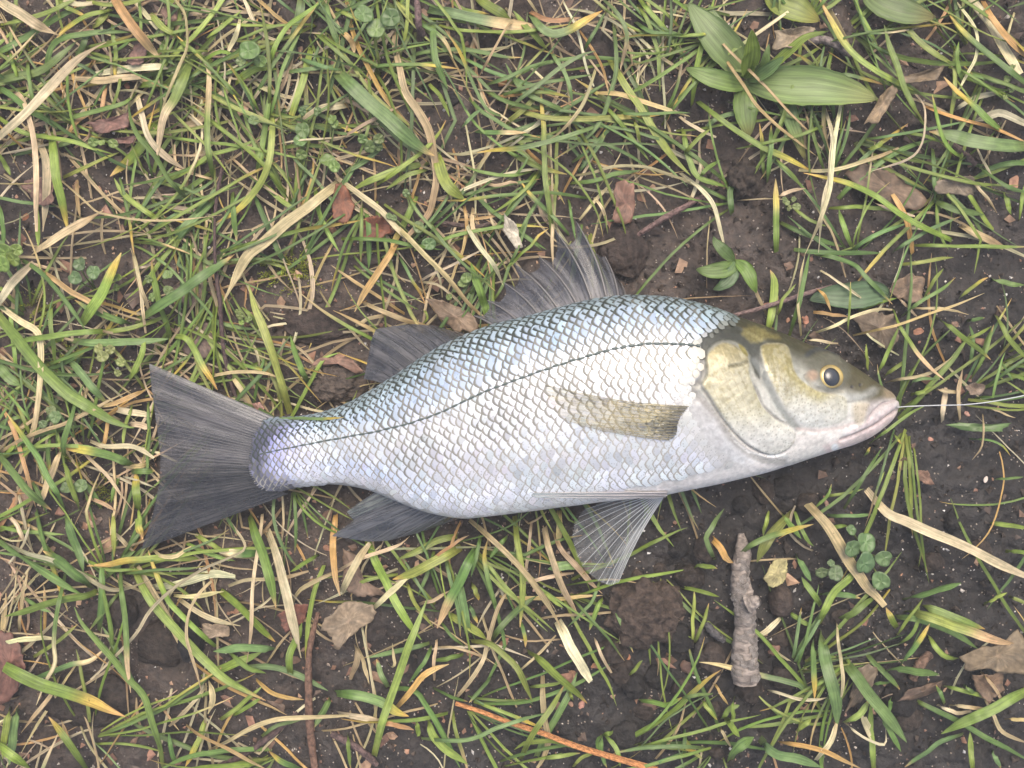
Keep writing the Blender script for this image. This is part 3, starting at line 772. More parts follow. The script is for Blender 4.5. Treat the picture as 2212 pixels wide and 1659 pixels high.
# tail fin
def c_tail(s, t):
    g = np.array((0.056, 0.056, 0.061)) * (1.2 - 0.85 * max(0, min(1, (s - 0.52) / 0.15)))
    g = g * (1.15 - 0.45 * t if s < 0.5 else 1)
    op = 0.92 - 0.30 * t * math.exp(-((s - 0.5) / 0.16) ** 2) - 0.10 * t
    return (*g, op)
tz = np.array([surf(x, y)[0][2] for x, y in tb]) - 0.00015; tz[0], tz[-1] = zq(600), zq(620)
tt_ = [(322, 785), (327, 835), (334, 888), (341, 940), (347, 990), (344, 1045), (331, 1108), (305, 1187)]
fin("tail_fin", tb, tt_, lambda s: np.interp(s, np.linspace(0, 1, len(tz)), tz), 0.0050, c_tail, np.linspace(0.0, 1.0, 40), (0.09, 0.088, 0.088), 0.00016, 160, 24, label="dark grey forked tail fin with fine rays",
    ray_cols=[(0.095, 0.092, 0.092) if i < 24 else (0.022, 0.024, 0.027) for i in range(40)], wave=0.0004)
# spiny dorsal
sp_tip = [(1342, 612), (1307, 554), (1245, 479), (1198, 496), (1164, 554), (1110, 569), (1089, 611), (1053, 649), (1024, 682)]
sp_base = [(1352, 650), (1337, 650), (1312, 652), (1281, 658), (1250, 664), (1212, 676), (1170, 688), (1125, 700), (1075, 712)]
tipl, basel = [], []
for i in range(len(sp_tip)):
    tipl.append(sp_tip[i]); basel.append(sp_base[i])
    if i < len(sp_tip) - 1:
        a, b_ = np.array(sp_tip[i]), np.array(sp_tip[i + 1]); ba, bb = np.array(sp_base[i]), np.array(sp_base[i + 1])
        for f in (0.25, 0.5, 0.75):
            k_ = 0.84 - 0.06 * math.sin(f * math.pi) + 0.10 * (f - 0.5) * (-1)
            if i == 0: k_ = 0.92
            bs = ba * (1 - f) + bb * f; tp = a * (1 - f) + b_ * f
            tipl.append(tuple(bs + (tp - bs) * k_)); basel.append(tuple(bs))
def c_dor(s, t):
    g = np.array((0.042, 0.043, 0.050)) * (1.2 - 0.45 * t) * (0.8 + 0.5 * s)
    return (*g, 0.90 - 0.16 * t)
fin("spiny_dorsal_fin", basel, tipl, lambda s: np.interp(s, [0, 1], [zq(1350) + 0.001, zq(1075)]), 0.010, c_dor, np.linspace(0, 1, 9), (0.115, 0.105, 0.10), 0.00042, 161, 20, bend=0.05,
    label="dark spiny front dorsal fin with scalloped edge", ray_name="spine", wave=0.0006)
# soft dorsal
sd_tip = [(985, 716), (940, 704), (894, 700), (850, 704), (812, 711), (802, 735), (796, 770), (786, 818)]
sd_base = [(1015, 728), (990, 738), (965, 752), (940, 766), (915, 780), (890, 796), (868, 812), (840, 832)]
fin("soft_dorsal_fin", sd_base, sd_tip, lambda s: np.interp(s, [0, 1], [zq(1010), zq(850)]), 0.0055, lambda s, t: (0.036, 0.036, 0.040, 0.93), np.linspace(0, 1, 13), (0.05, 0.049, 0.05), 0.00024, 80, 16, bend=0.03,
    label="blackish soft rear dorsal fin folded low", wave=0.0005)
# anal fin
an_tip = [(985, 1124), (900, 1152), (838, 1168), (796, 1170), (716, 1158), (764, 1124), (749, 1106), (772, 1088)]
an_base = [(1000, 1112), (975, 1110), (950, 1104), (925, 1096), (900, 1088), (872, 1078), (846, 1066), (818, 1058)]
fin("anal_fin", an_base, an_tip, lambda s: np.interp(s, [0, 1], [zq(990), zq(830)]), 0.0050, lambda s, t: (*((0.058, 0.062, 0.070) if s < 0.75 else (0.11, 0.125, 0.12)), 0.9 - 0.12 * t * (s > 0.6)),
    np.linspace(0.05, 0.98, 11), (0.085, 0.088, 0.096), 0.00026, 80, 16, label="blue-grey anal fin with a pointed tip")
# spread pelvic fin
pv_tip = [(1340, 1078), (1298, 1086), (1262, 1101), (1242, 1128), (1236, 1160), (1245, 1198), (1262, 1228), (1290, 1254), (1318, 1265), (1336, 1258)]
pv_base = [(1405, 1066), (1408, 1067), (1411, 1068), (1414, 1069), (1417, 1070), (1420, 1071), (1423, 1072), (1426, 1073), (1429, 1074), (1432, 1075)]
fin("pelvic_fin", pv_base, pv_tip, 0.010, 0.0045, lambda s, t: (*((0.20, 0.21, 0.21) if s < 0.8 else (0.28, 0.30, 0.30)), 0.26 + 0.25 * (1 - t) + 0.2 * (s > 0.85)), np.linspace(0, 1, 15), (0.42, 0.43, 0.43), 0.00016, 90, 18,
    bend=0.03, label="clear fan-shaped pelvic fin spread below the belly", wave=0.0005)
# folded pelvic fin along the belly
fp_b = [(1440, 1060), (1440, 1066), (1438, 1072)]
fp_t = [(1152, 1062), (1148, 1068), (1156, 1073)]
fin("pelvic_fin", fp_b, fp_t, 0, 0, lambda s, t: (*(np.array((0.42, 0.38, 0.37)) * (1 - t) + np.array((0.46, 0.52, 0.52)) * t), 0.85), [0.0, 0.5, 1.0], (0.40, 0.37, 0.36), 0.00016, 9, 40, on_surface=0.0005,
    label="narrow folded pelvic fin pressed along the belly")
# pectoral fin
pe_tip = [(1180, 831), (1178, 834), (1181, 846), (1186, 864), (1200, 886), (1219, 905), (1250, 917), (1288, 927), (1340, 935), (1390, 941)]
pe_base = [(1486, 877), (1480, 885), (1472, 894), (1466, 904), (1463, 913), (1462, 922), (1461, 931), (1458, 939), (1450, 946), (1436, 949)]
def c_pec(s, t):
    k = min(1.0, max(0, 1.25 - t / 0.16))
    c = np.array((0.31, 0.27, 0.125)) * (1 - k) + np.array((0.05, 0.046, 0.028)) * k
    return (*c, (0.56 - 0.38 * t) * (1 - k) + 0.66 * k - 0.5 * max(0, s - 0.6))
fin("pectoral_fin", pe_base, pe_tip, 0, 0, c_pec, np.linspace(0, 0.95, 14), (0.20, 0.17, 0.085), 0.00008, 70, 40, bend=-0.03, on_surface=0.0009, label="yellowish see-through pectoral fin lying over the flank")
# ------------------------------------------------------------------ blades traced from the photograph
# each line: kind + width (zoom pixels), then the points root..tip in a zoomed tile; kinds: g green, y green with yellow tip,
# d dry straw, o orange, x green fading to straw, c short dark; ^ lies on top
TILES = {'A': (0, 0, 1/3), 'B': (737.33, 0, 1/3), 'C': (1474.67, 0, 1/3), 'D': (0, 553, 1/3), 'G': (0, 1106, 1/3), 'H': (737.33, 1106, 1/3),
         'I': (1474.67, 1106, 1/3), 'F': (1591, 548.6, 0.33606), 'R': (768.0, 466.3, 0.27282)}
TRACE = {}
TRACE['A'] = """^d70 -60,950 0,890 170,740 330,570 480,410 600,320 690,270
d80 -40,-20 120,80 240,160 380,230
^o70 720,-60 750,0 830,130 930,250 1040,390
^d25 1100,-40 1190,70 1210,190 1210,310 1170,420 1110,550 1070,650 1040,760
^x75 1260,340 1180,540 1130,650 1060,770 1020,1020
g45 -60,360 0,330 200,220 400,100 560,40
g45 570,190 530,300 480,370
g60 -60,535 0,520 130,490 280,450 500,270
g40 320,560 310,420 340,300 440,240 640,210 870,210
y35 740,60 570,100 420,190 350,270
y30 735,140 730,220 750,330 745,460 770,550
g30 690,350 760,330 870,240
d18 700,250 720,380 720,500 715,600 750,700 800,800 860,960
d60 1130,430 930,440 760,460 620,480
d50 1000,490 800,505 640,520 440,500
g35 890,590 820,660 700,700 520,750 330,790
^g40 1240,1310 1100,1170 1030,1050 970,960 900,880 850,770 830,660
g50 900,560 1020,545 1150,575 1300,620
d50 890,610 920,740 960,870 1010,950 1100,1030 1240,1120
o30 690,530 670,640 655,770
y70 1040,780 940,920 830,1050 715,1145
^y65 330,840 350,1000 365,1150 400,1300 440,1500
^d45 90,590 150,650 200,800 225,950 235,1150 235,1350 240,1500
d60 250,900 300,1060 300,1250 280,1500
^d16 380,1150 500,1260 620,1370 690,1390 850,1420 1050,1430 1250,1415 1440,1395
^d70 220,1640 400,1520 540,1440 670,1370
g35 -40,740 130,850 300,890 470,920 600,960 740,1000
g30 400,1150 560,1080 720,1010 770,990
g40 1050,1440 890,1330 790,1240 740,1150
g35 1230,1330 1100,1420 970,1500
y25 770,1140 800,1250 830,1400 850,1500 870,1650
^x42 1385,1170 1370,1070 1350,950 1345,800 1350,650 1350,470 1310,375
g30 1900,1180 1760,1050 1680,960 1600,860 1540,760 1460,600 1420,490
g45 1660,1130 1690,1010 1720,850 1735,700 1750,570
^y48 1770,700 1760,900 1740,1050 1690,1180 1600,1300 1500,1390 1390,1445
d55 1500,560 1380,660 1290,780 1190,810 1100,800
g70 1400,1280 1290,1390 1190,1480 1110,1580
g35 1260,530 1360,610 1530,700 1760,800 1860,870
^g35 1740,450 1790,290 1860,180 1980,90 2090,5
g70 1960,-30 1930,130 1890,280 1850,450
g45 2100,-20 2140,150 2180,250 2240,330
d30 1560,-40 1640,120 1700,220 1790,260
y50 2020,300 1970,480 1920,650 1890,760 1880,860
g60 1520,545 1600,480 1700,440 1800,450
g30 1330,250 1440,170 1560,70
^d85 2212,1180 2080,1270 1980,1350 1850,1450 1720,1560 1600,1660 1500,1850 1440,1970
d30 1600,500 1700,570 1830,620 1980,650
d60 2260,680 2130,690 2050,720 1930,800
d22 1490,1010 1600,1120 1700,1200 1840,1290
g35 1700,1180 1800,1280 1900,1350 1970,1400
g25 1870,990 1960,1080 2060,1180 2150,1300 2190,1360
g45 -40,540 100,640 180,710 290,770 370,840
g30 180,390 185,500 210,620 260,740
g50 600,180 650,140 710,50
g50 975,90 1060,180 1150,240
g70 1070,-20 1130,60 1180,170
d35 830,-30 960,110 1040,200 1130,250
g35 1040,270 1070,360 1130,420
g30 1830,470 2000,450 2240,420
y26 1300,400 1450,340 1700,460
d20 1150,690 1240,760 1320,850 1430,950
g35 -20,990 40,1080 70,1140
g25 -40,1275 130,1310 370,1340
g35 -10,1330 15,1450 20,1620
g35 240,1330 250,1600
d15 1800,930 1950,910 2240,885
g30 1810,960 1950,940 2240,950
g35 2040,1200 2060,1350 2120,1500 2200,1640
g40 1500,1250 1510,1400 1530,1560
g34 0,160 180,120 350,60 520,-20
g30 560,0 700,30 860,10 1010,-30
d40 380,0 520,30 700,10
y34 380,-10 420,40 560,110
g28 60,330 90,430 130,560
g26 440,400 560,440 660,520
g30 1150,240 1240,320 1330,370
d36 1560,120 1540,200 1480,330
g30 1940,370 2060,420 2212,460
o34 430,880 500,790 620,720"""
TRACE['B'] = """^d58 360,190 350,300 380,430 420,600 500,720 570,850 600,1000 620,1150 600,1290 570,1390 480,1480 400,1560
^g105 -60,440 0,500 130,620 270,740 400,860 520,960 600,1010
g40 0,560 60,600 230,770 350,880 480,980 560,1050
^g85 600,1000 630,1040 660,1150 720,1230 800,1295
o35 30,-30 60,150 110,300 190,460 260,590 340,700 420,790 490,860
g30 -40,50 100,120 250,155 400,155
g30 330,-10 430,80 470,170
x80 560,60 700,80 850,120 1000,150 1160,170 1350,190
g30 620,160 750,190 900,205 1100,210 1280,190 1500,150
g50 1340,330 1290,270 1200,180 1115,70
g70 880,-20 1000,60 1100,130
^y60 1230,90 1290,170 1360,215 1480,190 1580,130 1690,65
o35 1220,80 1330,130 1450,130 1550,115
^d20 1130,110 1060,200 990,320 930,430 880,520
g50 590,120 590,250 610,380 650,480 690,580
g35 410,400 500,350 650,330 800,325 950,345 1080,370 1170,370
y25 1060,760 950,710 880,600 830,480 790,380 740,290 670,190
x30 480,130 540,170 620,220 680,290 720,380
g30 780,370 950,460 1100,510 1250,560 1400,600
g38 1480,750 1400,700 1280,650 1180,590 1110,500 1060,410
g30 940,550 1100,490 1220,440 1360,390
g32 1080,710 1180,620 1290,540 1420,440 1550,360 1650,330
^y40 1370,1530 1350,1350 1330,1200 1320,1050 1310,930 1310,830 1295,680 1288,550
^y38 1690,805 1600,840 1450,890 1300,930 1150,960 1020,970 880,990
g30 830,630 900,710 1000,780 1130,850 1290,890
d26 1650,420 1610,560 1560,680 1490,780 1400,870 1330,910
g32 1760,130 1775,280 1780,470 1740,620 1680,780 1580,900 1380,1030
g55 1740,380 1850,570 1950,720 2050,880 2150,1020 2260,1140
g35 1690,670 1800,790 1900,920 1990,1040
o34 1640,600 1800,610 1900,640 2050,690 2260,760
g25 1500,1050 1620,960 1720,850 1850,740
g25 1780,730 1950,740 2260,730
g40 1920,-20 2000,80 2080,180 2150,270 2260,420
g30 1920,30 1990,150 2050,330 2060,480 2065,590
^x32 1690,-10 1790,90 1840,180 1850,260 1830,370 1810,460
d30 1830,150 1940,250 2050,350 2260,500
d20 2000,390 1930,490 1890,590
g38 1490,1190 1650,1170 1800,1120 1940,1100
d25 1500,1140 1620,1120 1760,1080 1950,1080 2100,1120 2260,1180
d28 650,1300 900,1180 1100,1120 1290,1090
y25 1600,1290 1350,1250 1150,1260 1000,1270 800,1290 620,1300
g25 720,1280 900,1240 1100,1190 1300,1160
g34 780,1150 870,1260 980,1370 1100,1450 1200,1540 1290,1620
y30 1480,1520 1380,1410 1290,1320 1200,1230 1150,1160
g28 1380,1130 1270,1300 1190,1440 1120,1640
y50 480,1270 440,1380 390,1480 310,1640
^g28 0,1550 120,1550 300,1560 450,1590 660,1620
g25 430,1230 490,1360 590,1480 700,1600 750,1660
^d45 -40,1140 0,1170 130,1270 260,1370 370,1490 480,1590 560,1660
g50 570,1050 480,1070 330,1110 180,1170 40,1250
g35 560,1100 420,1140 290,1230
d25 930,1180 1000,1200 1100,1180 1160,1190
d35 860,1350 850,1480 900,1600 940,1660
o25 800,1330 810,1450 790,1650
g20 1475,1290 1490,1400 1520,1560
d25 1640,1280 1690,1350 1720,1460
d26 1540,1430 1620,1330 1760,1170
g45 0,1130 130,1050 270,960
y30 1530,1120 1640,980 1720,850 1760,790
d30 -20,380 140,520 220,590
d25 -20,900 160,800 300,730 430,670
d20 1430,0 1530,200 1590,440 1640,560
o18 1540,190 1630,330 1700,460 1740,640
g30 1350,330 1430,440 1480,560 1500,680
y28 700,-10 800,60 960,90
g26 1560,340 1640,200 1720,60
g26 1900,770 1940,930
o40 0,200 60,260 90,350
d34 0,640 120,690 260,760
g30 560,540 640,620 700,760
g34 1900,140 2010,210 2260,230
g26 780,830 840,760 910,710
g30 940,590 1080,660 1290,720
x34 870,850 1000,860 1200,860
d20 1200,420 1300,500 1400,580"""
TRACE['C'] = """^y45 1500,600 1370,520 1250,450 1130,360 1040,260 960,130 880,-20
^y48 2260,570 2030,390 1900,290 1800,190 1715,85
g45 1330,60 1440,170 1530,270 1660,370 1790,440
^g50 1570,810 1510,720 1440,580 1390,430 1340,290 1308,155
^d20 160,160 260,280 400,430 560,590 700,730 820,850
^o22 215,280 300,420 400,560 480,680 600,800 740,910 880,1020
^x25 60,600 130,490 280,360 450,240 640,110 830,-20
^y30 980,780 970,680 940,580 880,470 800,390 690,330
^d30 910,680 950,800 970,900 960,1000 950,1150 920,1250 900,1400 880,1640
^d34 1030,645 1000,800 980,920 965,1100 950,1250 880,1450 800,1650
^y45 90,650 200,740 330,840 480,930 640,1010 800,1090 860,1115
^y45 1750,1560 1550,1470 1400,1380 1250,1270 1080,1190 920,1150 780,1120
d28 740,1100 900,1110 1080,1080 1300,1000 1400,960
y30 1060,1150 1110,1080 1220,980 1340,890 1460,800
g42 990,1310 1080,1210 1200,1110 1330,1020 1480,940 1630,900
^g100 2260,950 2100,950 1900,920 1750,880 1600,850
^g30 1830,1030 1750,980 1690,900 1650,780 1620,610
^y50 2090,860 1980,780 1880,680 1770,590 1690,500
d60 2260,820 2080,740 1960,760 1860,795
o25 1570,690 1700,740 1900,800 2050,850 2260,940
d40 1760,720 1880,640 1990,610 2090,595
d25 1740,-30 1860,120 1910,230 1900,370 1850,470 1790,580
d90 1850,-30 1980,160 2080,320 2190,480
o45 1940,10 2080,220 2260,400
g30 1760,300 1760,500 1750,700 1740,830
^d18 1500,600 1560,680 1570,800 1540,950 1440,1040 1200,1120
^g40 50,700 70,550 110,350 160,150 210,-30
y45 610,1640 605,1350 600,1160
g35 545,1190 570,950 580,810
g45 0,830 30,1010 100,1150 300,1215
g45 320,1390 310,1250 350,1150
d35 -20,1120 130,1240 200,1330 240,1480 280,1650
g50 1620,1300 1780,1360 1950,1390
g40 2010,1490 1950,1400 1870,1280 1800,1160
g40 2260,1060 2100,1060 1980,1100 1890,1150
g35 1900,1060 2000,1140 2110,1210 2260,1250
o38 1490,1650 1480,1550 1440,1400 1380,1290 1310,1190
g30 950,1350 1120,1340 1300,1350 1420,1390
g40 1100,1600 1050,1480 1010,1360
g35 630,1440 780,1510 900,1560 1050,1600
g30 1080,1640 1200,1550 1380,1470 1460,1450
g35 690,1610 950,1640 1300,1640
y30 530,1160 520,1050 520,900 500,800
d25 -20,760 110,840 220,890
g30 1480,1590 1700,1590 2000,1600 2260,1600
d60 1800,1460 1950,1540 2080,1610
g35 2090,1250 2130,1390
g30 2180,1430 2215,1200
g35 130,860 200,780 300,740 430,725
d25 1230,1310 1350,1360 1500,1400
^y26 -40,240 60,225 205,210
g30 0,1010 100,900 190,830
d20 780,690 850,900 900,960
y26 980,490 1100,490 1300,550
g32 1830,540 1780,400 1790,270
d22 2150,80 2100,230 2050,350
g24 1420,870 1560,880 1700,930
g28 1350,1640 1600,1490 1800,1400
d34 1850,1150 1950,1260 2040,1380
g28 590,1010 700,1120 780,1220
g30 100,1170 150,1100 240,1040
d28 600,1290 700,1240 800,1220
g26 700,1340 820,1420 930,1470
g30 1190,980 1300,930
g30 1620,960 1630,1150 1640,1300
d24 1900,940 1960,1060 2010,1150"""
TRACE['D'] = """d60 -20,330 60,200 130,130 220,40
^d55 -30,300 130,420 240,490 265,600 265,750 255,900 230,1080 180,1250 130,1410
^g85 -40,350 100,530 200,650 300,760 440,890 560,970 700,1060 840,1110 870,1112
^g42 730,490 600,490 400,510 200,540 20,592
^g58 450,545 650,560 850,555 1090,540
^y45 1110,515 1200,530 1260,610 1320,720 1370,800 1410,870
^y80 530,440 560,400 650,260 720,120 785,-20
^o40 265,95 350,150 450,220 560,290 650,350 770,430
g35 120,10 230,80 330,170 430,300 500,400 550,480
^g72 880,420 930,400 1060,310 1200,220 1350,110 1520,-8
g52 1105,545 1080,430 1040,320 1010,170 980,30
^d30 865,-20 895,100 930,250 970,365
d26 875,40 920,270 945,500
^g62 1885,1025 1820,790 1770,630 1710,470 1650,330 1610,185
g30 1670,490 1640,400 1565,330
g25 1640,970 1680,780 1720,620
^g42 2000,825 1960,740 1910,620 1880,520
d25 1300,810 1400,770 1550,750 1700,755 1860,800
d40 1500,770 1570,880 1640,975
y25 1480,690 1600,710 1760,760
^g40 430,1340 410,1220 450,1080 490,950 540,830
^y60 900,1360 830,1340 700,1290 540,1260 375,1240
o36 980,1360 900,1360 800,1370
^d30 -40,1300 120,1200 280,1130 420,1090 580,1010 700,940 850,870
d35 540,920 600,810 680,700
g55 440,660 510,750 580,830 650,910 700,960
g25 960,950 970,1100 960,1300 940,1500
g25 860,950 820,1080 800,1250
d35 580,1200 680,1230 800,1230 900,1250 1000,1310
g40 650,530 700,490 850,470 980,430 1110,375
g48 860,440 800,430 700,390 600,350 490,290
^g45 830,810 880,730 920,630 932,520
^o30 15,975 80,1110 130,1260 190,1450 230,1620
^y42 420,1650 380,1560 310,1440 250,1310 150,1170 50,1020
^g55 -30,1250 90,1410 200,1540 330,1650
^g45 520,1650 490,1560 450,1450 410,1330
^y55 890,1650 885,1500 880,1400
g30 790,1400 740,1500 720,1600
d25 450,1130 500,1220 600,1330 700,1430 800,1560 860,1650
d50 400,1240 350,1370 300,1500 250,1620
g45 850,1400 930,1400 1000,1390
d18 790,1430 900,1460 1010,1500
g30 330,300 330,450 350,600 360,720
g70 -20,700 60,790 130,840
d20 -20,1450 70,1520 110,1570 80,1650
g30 60,320 80,500 100,700 110,800
g20 -20,980 100,870 180,800
d50 740,990 850,1010 985,1040
d46 840,1090 920,1100 995,1112
^o35 935,870 850,910 750,950 630,980
d20 870,80 1000,50
d25 -20,1200 180,1090 350,950
g28 200,1450 260,1560 300,1660
g30 100,1200 200,1240 340,1260
d30 560,1560 660,1600 760,1660
y30 330,1160 310,1290 330,1420
g40 660,1640 600,1540 540,1460
d26 0,650 60,700 120,760
g30 -10,1100 60,1060 150,1040
d24 640,480 750,500 850,515
g26 130,650 250,720 400,790 450,800
o28 700,1020 690,1140 660,1270"""
TRACE['G'] = """^g60 -40,160 0,190 120,270 250,360 400,460 540,540
^d40 -20,180 170,260 330,310 480,380 600,450 700,500 800,500 900,470 1000,430
^g70 600,490 500,410 400,330 280,250
^g58 650,500 560,540 400,570 200,630 35,680
g50 680,420 780,330 880,250
^g62 860,350 930,490 1000,600 1100,720 1220,850 1330,960 1460,1080 1600,1160 1725,1220
y40 1400,870 1330,810 1220,710 1120,610 1070,530 1000,370 960,250
d60 870,330 940,440 1000,550 1060,640 1110,720 1190,900
^y88 -60,960 0,990 120,1060 280,1130 430,1170 600,1230 700,1280 810,1325
^g50 1060,1660 1040,1520 990,1370 930,1190 830,1080 740,960 640,850 530,720 480,610
g35 920,1200 850,1080 800,960 720,830 650,730
^x30 430,390 380,580 355,720 350,850 360,980 300,1100 240,1250
^d25 1480,50 1590,220 1500,290 1330,360 1180,450 1060,550 960,660 880,790 720,960 590,1080
^d25 1400,420 1280,540 1220,670 1210,800 1240,920 1280,1060 1310,1200
^d30 1700,10 1680,200 1640,420 1630,700 1600,1000
^g72 1620,20 1700,260 1750,430 1790,620
^d78 1720,100 1790,300 1850,520 1900,760 1950,950
^o48 2175,20 2160,200 2170,350 2200,540
y35 2110,330 2040,500 2000,700 1990,900 1990,1070
g55 1890,1070 1880,930 1920,830 1960,720
g60 1800,890 1650,880 1500,885 1380,900
g60 1300,1080 1450,1010 1600,950 1700,910
g45 1600,1000 1800,1010 1960,1070 2130,1160
^x40 780,370 790,520 810,690 820,900 830,1010 850,1170
g40 730,930 720,750 690,600 660,450 660,260
g45 640,770 650,680 660,500 660,290
g30 780,520 680,640 580,770
d40 -30,860 120,830 250,815 360,825
g28 210,940 330,870 430,790 500,730
x38 190,1090 320,1040 450,990 580,965 690,880
d30 390,1060 330,1190 230,1310 140,1430
^y50 560,1670 480,1550 400,1440 310,1325
^g60 -40,1490 100,1600 200,1670
g60 120,1270 90,1400 60,1640
g50 70,1260 30,1440 20,1600
^d35 1360,1540 1480,1480 1600,1410 1750,1350 1900,1330 2260,1315
^o26 1205,1380 1300,1450 1450,1520 1600,1600 1720,1665
y45 1340,1320 1300,1450 1240,1580 1200,1650
g35 1140,1640 1110,1560 1090,1430
o30 1660,1080 1740,1160 1840,1200 1970,1215
y40 1950,1665 1830,1620 1740,1550
g45 2140,1200 2090,1300 2030,1400
d65 1000,490 1200,460 1370,400 1530,420
d40 1150,560 1270,640 1400,700 1560,740
d35 1130,545 1300,540 1450,510
y50 1300,310 1100,300 950,310 800,320 700,340 560,350
x60 1700,270 1420,260
g30 2070,270 1970,330 1880,390
d30 1890,600 1950,500 2070,430 2260,360
g60 1430,510 1560,620 1700,760 1780,840
g35 1430,1340 1560,1250 1700,1130
g30 1510,1320 1700,1200
g28 -30,90 130,120 300,140 420,150
y42 230,-20 280,170 330,320 390,480 440,640
g58 420,20 460,150 510,280 540,390
d50 1350,1090 1380,1200 1350,1310
d35 740,130 830,220 870,260
g35 730,0 740,150 740,290
y58 890,-10 900,100 920,180
d30 980,230 1050,290 1130,290 1250,220
g35 1260,140 1400,230 1470,260
d40 10,820 40,530
d25 130,780 140,550 180,390
g26 540,300 700,370 900,370
d30 1480,480 1600,440 1800,430 2000,380
g30 1200,200 1330,260 1520,320
d24 200,60 160,200 60,330
g30 150,550 260,620 330,650
d34 60,20 120,100 160,200
g40 1480,900 1600,1000 1720,1040
g28 1700,1450 1800,1380 1960,1350"""
TRACE['H'] = """^d46 830,50 940,140 1080,270 1200,400 1300,540 1380,670 1440,790
^d80 1400,700 1450,800 1500,900 1560,1000 1615,1100
^d65 1310,80 1340,230 1390,400 1440,520 1500,620 1550,710
d45 1380,130 1430,250 1540,370 1620,460 1690,530
o45 1410,-10 1410,90 1410,220
^g45 1120,30 1150,250 1170,400 1170,550 1160,745
^g70 780,230 600,320 470,390 335,440
g50 760,150 640,180 500,250 360,310
^o22 560,330 680,240 830,150
^x72 880,230 820,340 760,470 680,620 620,750
^g60 160,160 230,330 290,460 360,600 440,730 520,830
^g58 210,1580 270,1350 340,1150 390,1000 440,850 500,700 560,555
^d60 0,530 60,400 120,290 190,200
^d28 -20,380 150,290 300,240 380,210 440,160
d45 210,620 300,540 380,470 450,420
g28 370,400 230,420 120,460 60,545
^d36 750,1200 830,1100 920,960 950,850 980,740 1020,620 1080,520 1170,460
d30 1190,460 1350,420 1500,390
o30 1010,550 1200,560 1400,565 1550,550 1690,535
^g65 1560,345 1450,350 1340,370
g25 1670,450 1630,560 1560,650 1470,740
g35 1690,560 1650,650 1610,770
g30 1760,590 1810,720 1860,830 1890,905
^g58 1200,900 1300,970 1400,1060 1500,1150 1595,1240
^g45 840,830 960,850 1040,910 1120,990 1180,1090 1240,1235
g60 690,660 780,710 870,770 940,830
g45 970,830 1060,720 1160,620 1270,540
g60 820,790 800,650 780,500 740,400
y35 1010,650 980,550 950,430 930,290 950,170
g35 580,850 460,880 330,910 170,950
^o45 360,1270 430,1180 510,1080 600,1020 700,980
^y70 -30,1170 120,1190 250,1230 360,1290 440,1320
g40 310,1140 260,1060 225,950
g40 310,1150 400,1140 490,1170 540,1240 610,1350 680,1480 740,1600 770,1660
g60 560,1330 600,1460 700,1550 820,1640
^g30 500,1460 650,1480 800,1480 900,1450 1000,1400 1140,1360 1370,1290
^g42 1160,1600 1220,1480 1290,1370 1380,1240 1450,1110
g50 1260,1590 1330,1440 1400,1320 1470,1190 1530,1040
d45 1310,1060 1310,1200 1320,1350 1340,1480 1310,1590 1270,1660
g40 1930,1220 2030,1230 2110,1250 2212,1200
g35 1500,1490 1350,1490 1200,1500 1120,1540
d45 80,860 100,950 60,1090
d30 110,880 150,990 180,1110
y30 700,1300 540,1340 400,1350 200,1360 0,1340
o34 250,1370 350,1380 470,1410
g30 590,870 520,1000 440,1110
g35 480,1350 500,1440 490,1460
g30 1300,1600 1420,1580 1550,1560
g28 1870,1060 1950,960
g25 2240,1550 2080,1610 1990,1640
d20 620,880 730,880 870,920 960,970
g34 800,920 680,950 590,970
y35 850,460 890,570
y30 830,600 885,725
y28 1160,700 1190,800 1190,880
d20 1150,1030 1260,930 1390,800
g25 1220,1140 1330,1120 1440,1100
g30 40,1430 50,1550 60,1660
d45 -20,1300 120,1330 270,1350
g35 1700,1440 1680,1540 1720,1660
g35 1700,1440 1780,1530 1810,1650
g30 1700,1440 1660,1480 1670,1560
g32 1700,1440 1740,1430 1760,1420
g30 600,250 560,400 500,540
g30 900,150 880,260 840,420
d26 980,380 1030,490 1060,560
d26 1230,60 1220,200 1190,400
g34 1080,160 1020,220 960,300
d22 300,980 340,1000 330,850
g24 640,700 720,810 800,870
g28 600,1140 700,1190 820,1230
g30 980,1060 900,1150 830,1230
g26 1470,1160 1500,1220
d26 620,830 600,960 600,1090
d30 500,600 600,570 700,510
g30 430,450 480,600 600,740
g26 1300,500 1380,580 1440,620
d26 1640,810 1700,960 1750,1040
g30 1500,1650 1560,1590 1650,1560"""
